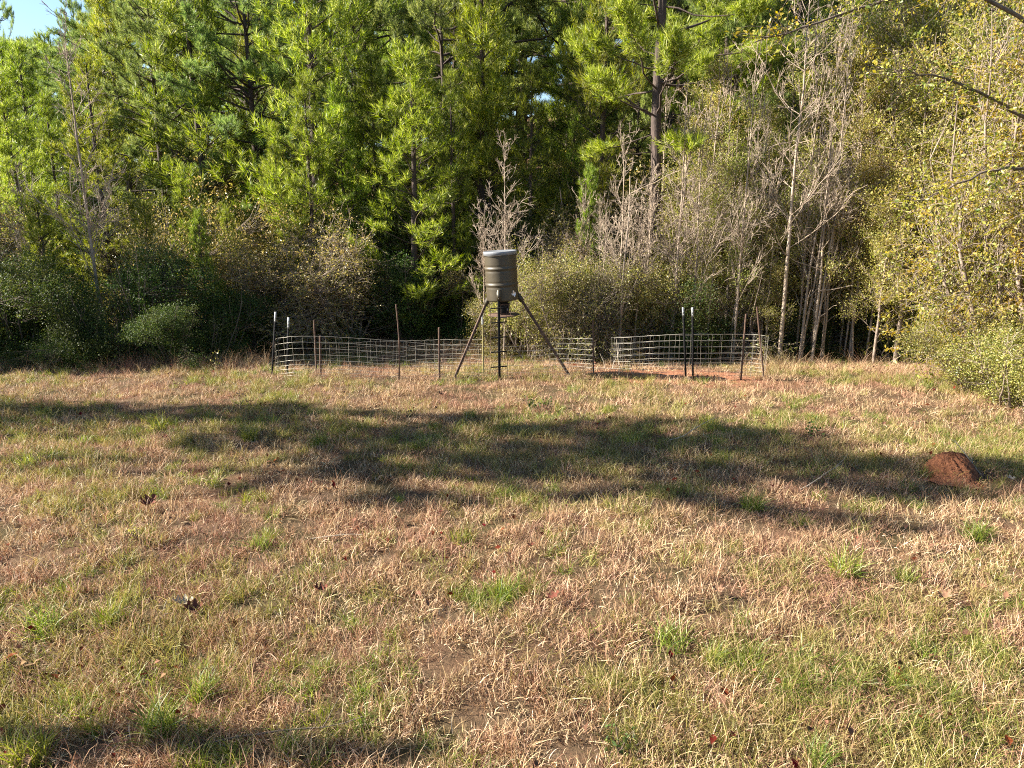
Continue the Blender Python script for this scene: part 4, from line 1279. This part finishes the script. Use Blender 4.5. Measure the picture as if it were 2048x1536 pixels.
for px, py, s, k, lab in tufts:
    X, Y, Z = ground_at(px, py)
    add_obj("grass_tuft", TM[k], None, (X, Y, Z - .01), (0, 0, rng.random() * 6), lab, "grass tuft", "grass tufts in the field").scale = (s * 1.35, s * 1.35, s * 1.25)

# fallen leaves too many to count
def litter_leaf(mat):
    V = np.array([[0, 0, 0], [.03, -.022, .012], [.07, 0, .004], [.03, .022, .016]]); V[:, 0] -= .03
    return mesh_from("litter_leaf", V, np.array([[0, 1, 2], [0, 2, 3]]), mat)


M['litter'] = foliage_mat("leaf_litter", [(0, (.08, .04, .022)), (1, (.20, .12, .07))], trans=.1, tree_var=.4, spec=.05, rough=.8)
M['redlitter'] = foliage_mat("red_leaf_litter", [(0, (.07, .012, .007)), (1, (.13, .025, .012))], trans=.1, tree_var=.4, spec=.05, rough=.8)
P = field_points(5000)
g = noise2(P[:, 0], P[:, 1], 1.3, 4.1) + .9 * smooth(4, 8, P[:, 0]) + rng.normal(size=len(P)) * .3
P = P[g > .35]
n = len(P)
scatter("fallen_leaves", np.column_stack([P, ground_z(P[:, 0], P[:, 1]) + .045 + rng.random(n) * .05]), rng.normal(size=(n, 3)) * [.5, .5, 3], rng.uniform(.5, 1.2, (n, 1)).repeat(3, 1),
        rng.integers(0, 4, n) // 3, [litter_leaf(M['redlitter']), litter_leaf(M['litter'])], kind="stuff")

# small leafy plants
def small_plant(px, py, h, n, mat, label, size=.05):
    X, Y, Z = ground_at(px, py)
    root = thing("small_plant", label, "plant", (X, Y, Z), (0, 0, 0), "small leafy plants in the grass")
    tr = Tubes(); k = 5
    d = rng.normal(size=(k, 3)) * .6; d[:, 2] = 1
    S_ = path(np.zeros((k, 3)), d, rng.uniform(.6, 1, k) * h, 5, .15)
    tr.add(S_, taper(np.full(k, .005), .002, 5), 4)
    add_obj("stems", tr.mesh("stems", M['bark_dark']), root)
    Pn = S_[rng.integers(0, k, n), rng.integers(1, 5, n)] + rng.normal(size=(n, 3)) * .03
    V, F = leaves(Pn, size, .55, droop=-.2)
    add_obj("foliage", mesh_from("foliage", V, F, M[mat]), root)


small_plant(1062, 822, .30, 70, 'dark', "dark leafy sprig at the shadow band's upper rim")
small_plant(1092, 818, .26, 50, 'dark', "smaller dark sprig right beside the leafy one")
small_plant(1165, 838, .28, 24, 'rustleaf', "sparse brown sprig in the shadow band right of the dark ones")
small_plant(480, 815, .35, 26, 'rustleaf', "dark reddish weed rising from the shadow band at left")
small_plant(1620, 870, .30, 70, 'dark', "dark low plant in the shade right of the lime tuft")
small_plant(440, 740, .45, 50, 'olive', "reddish green weed by the dark hollow left of the pen")
small_plant(275, 1085, .16, 60, 'olive', "small pale clover-like plant in the left middle grass", .035)
small_plant(1240, 1505, .2, 60, 'dark', "low dark green weed at the bottom centre right", .04)
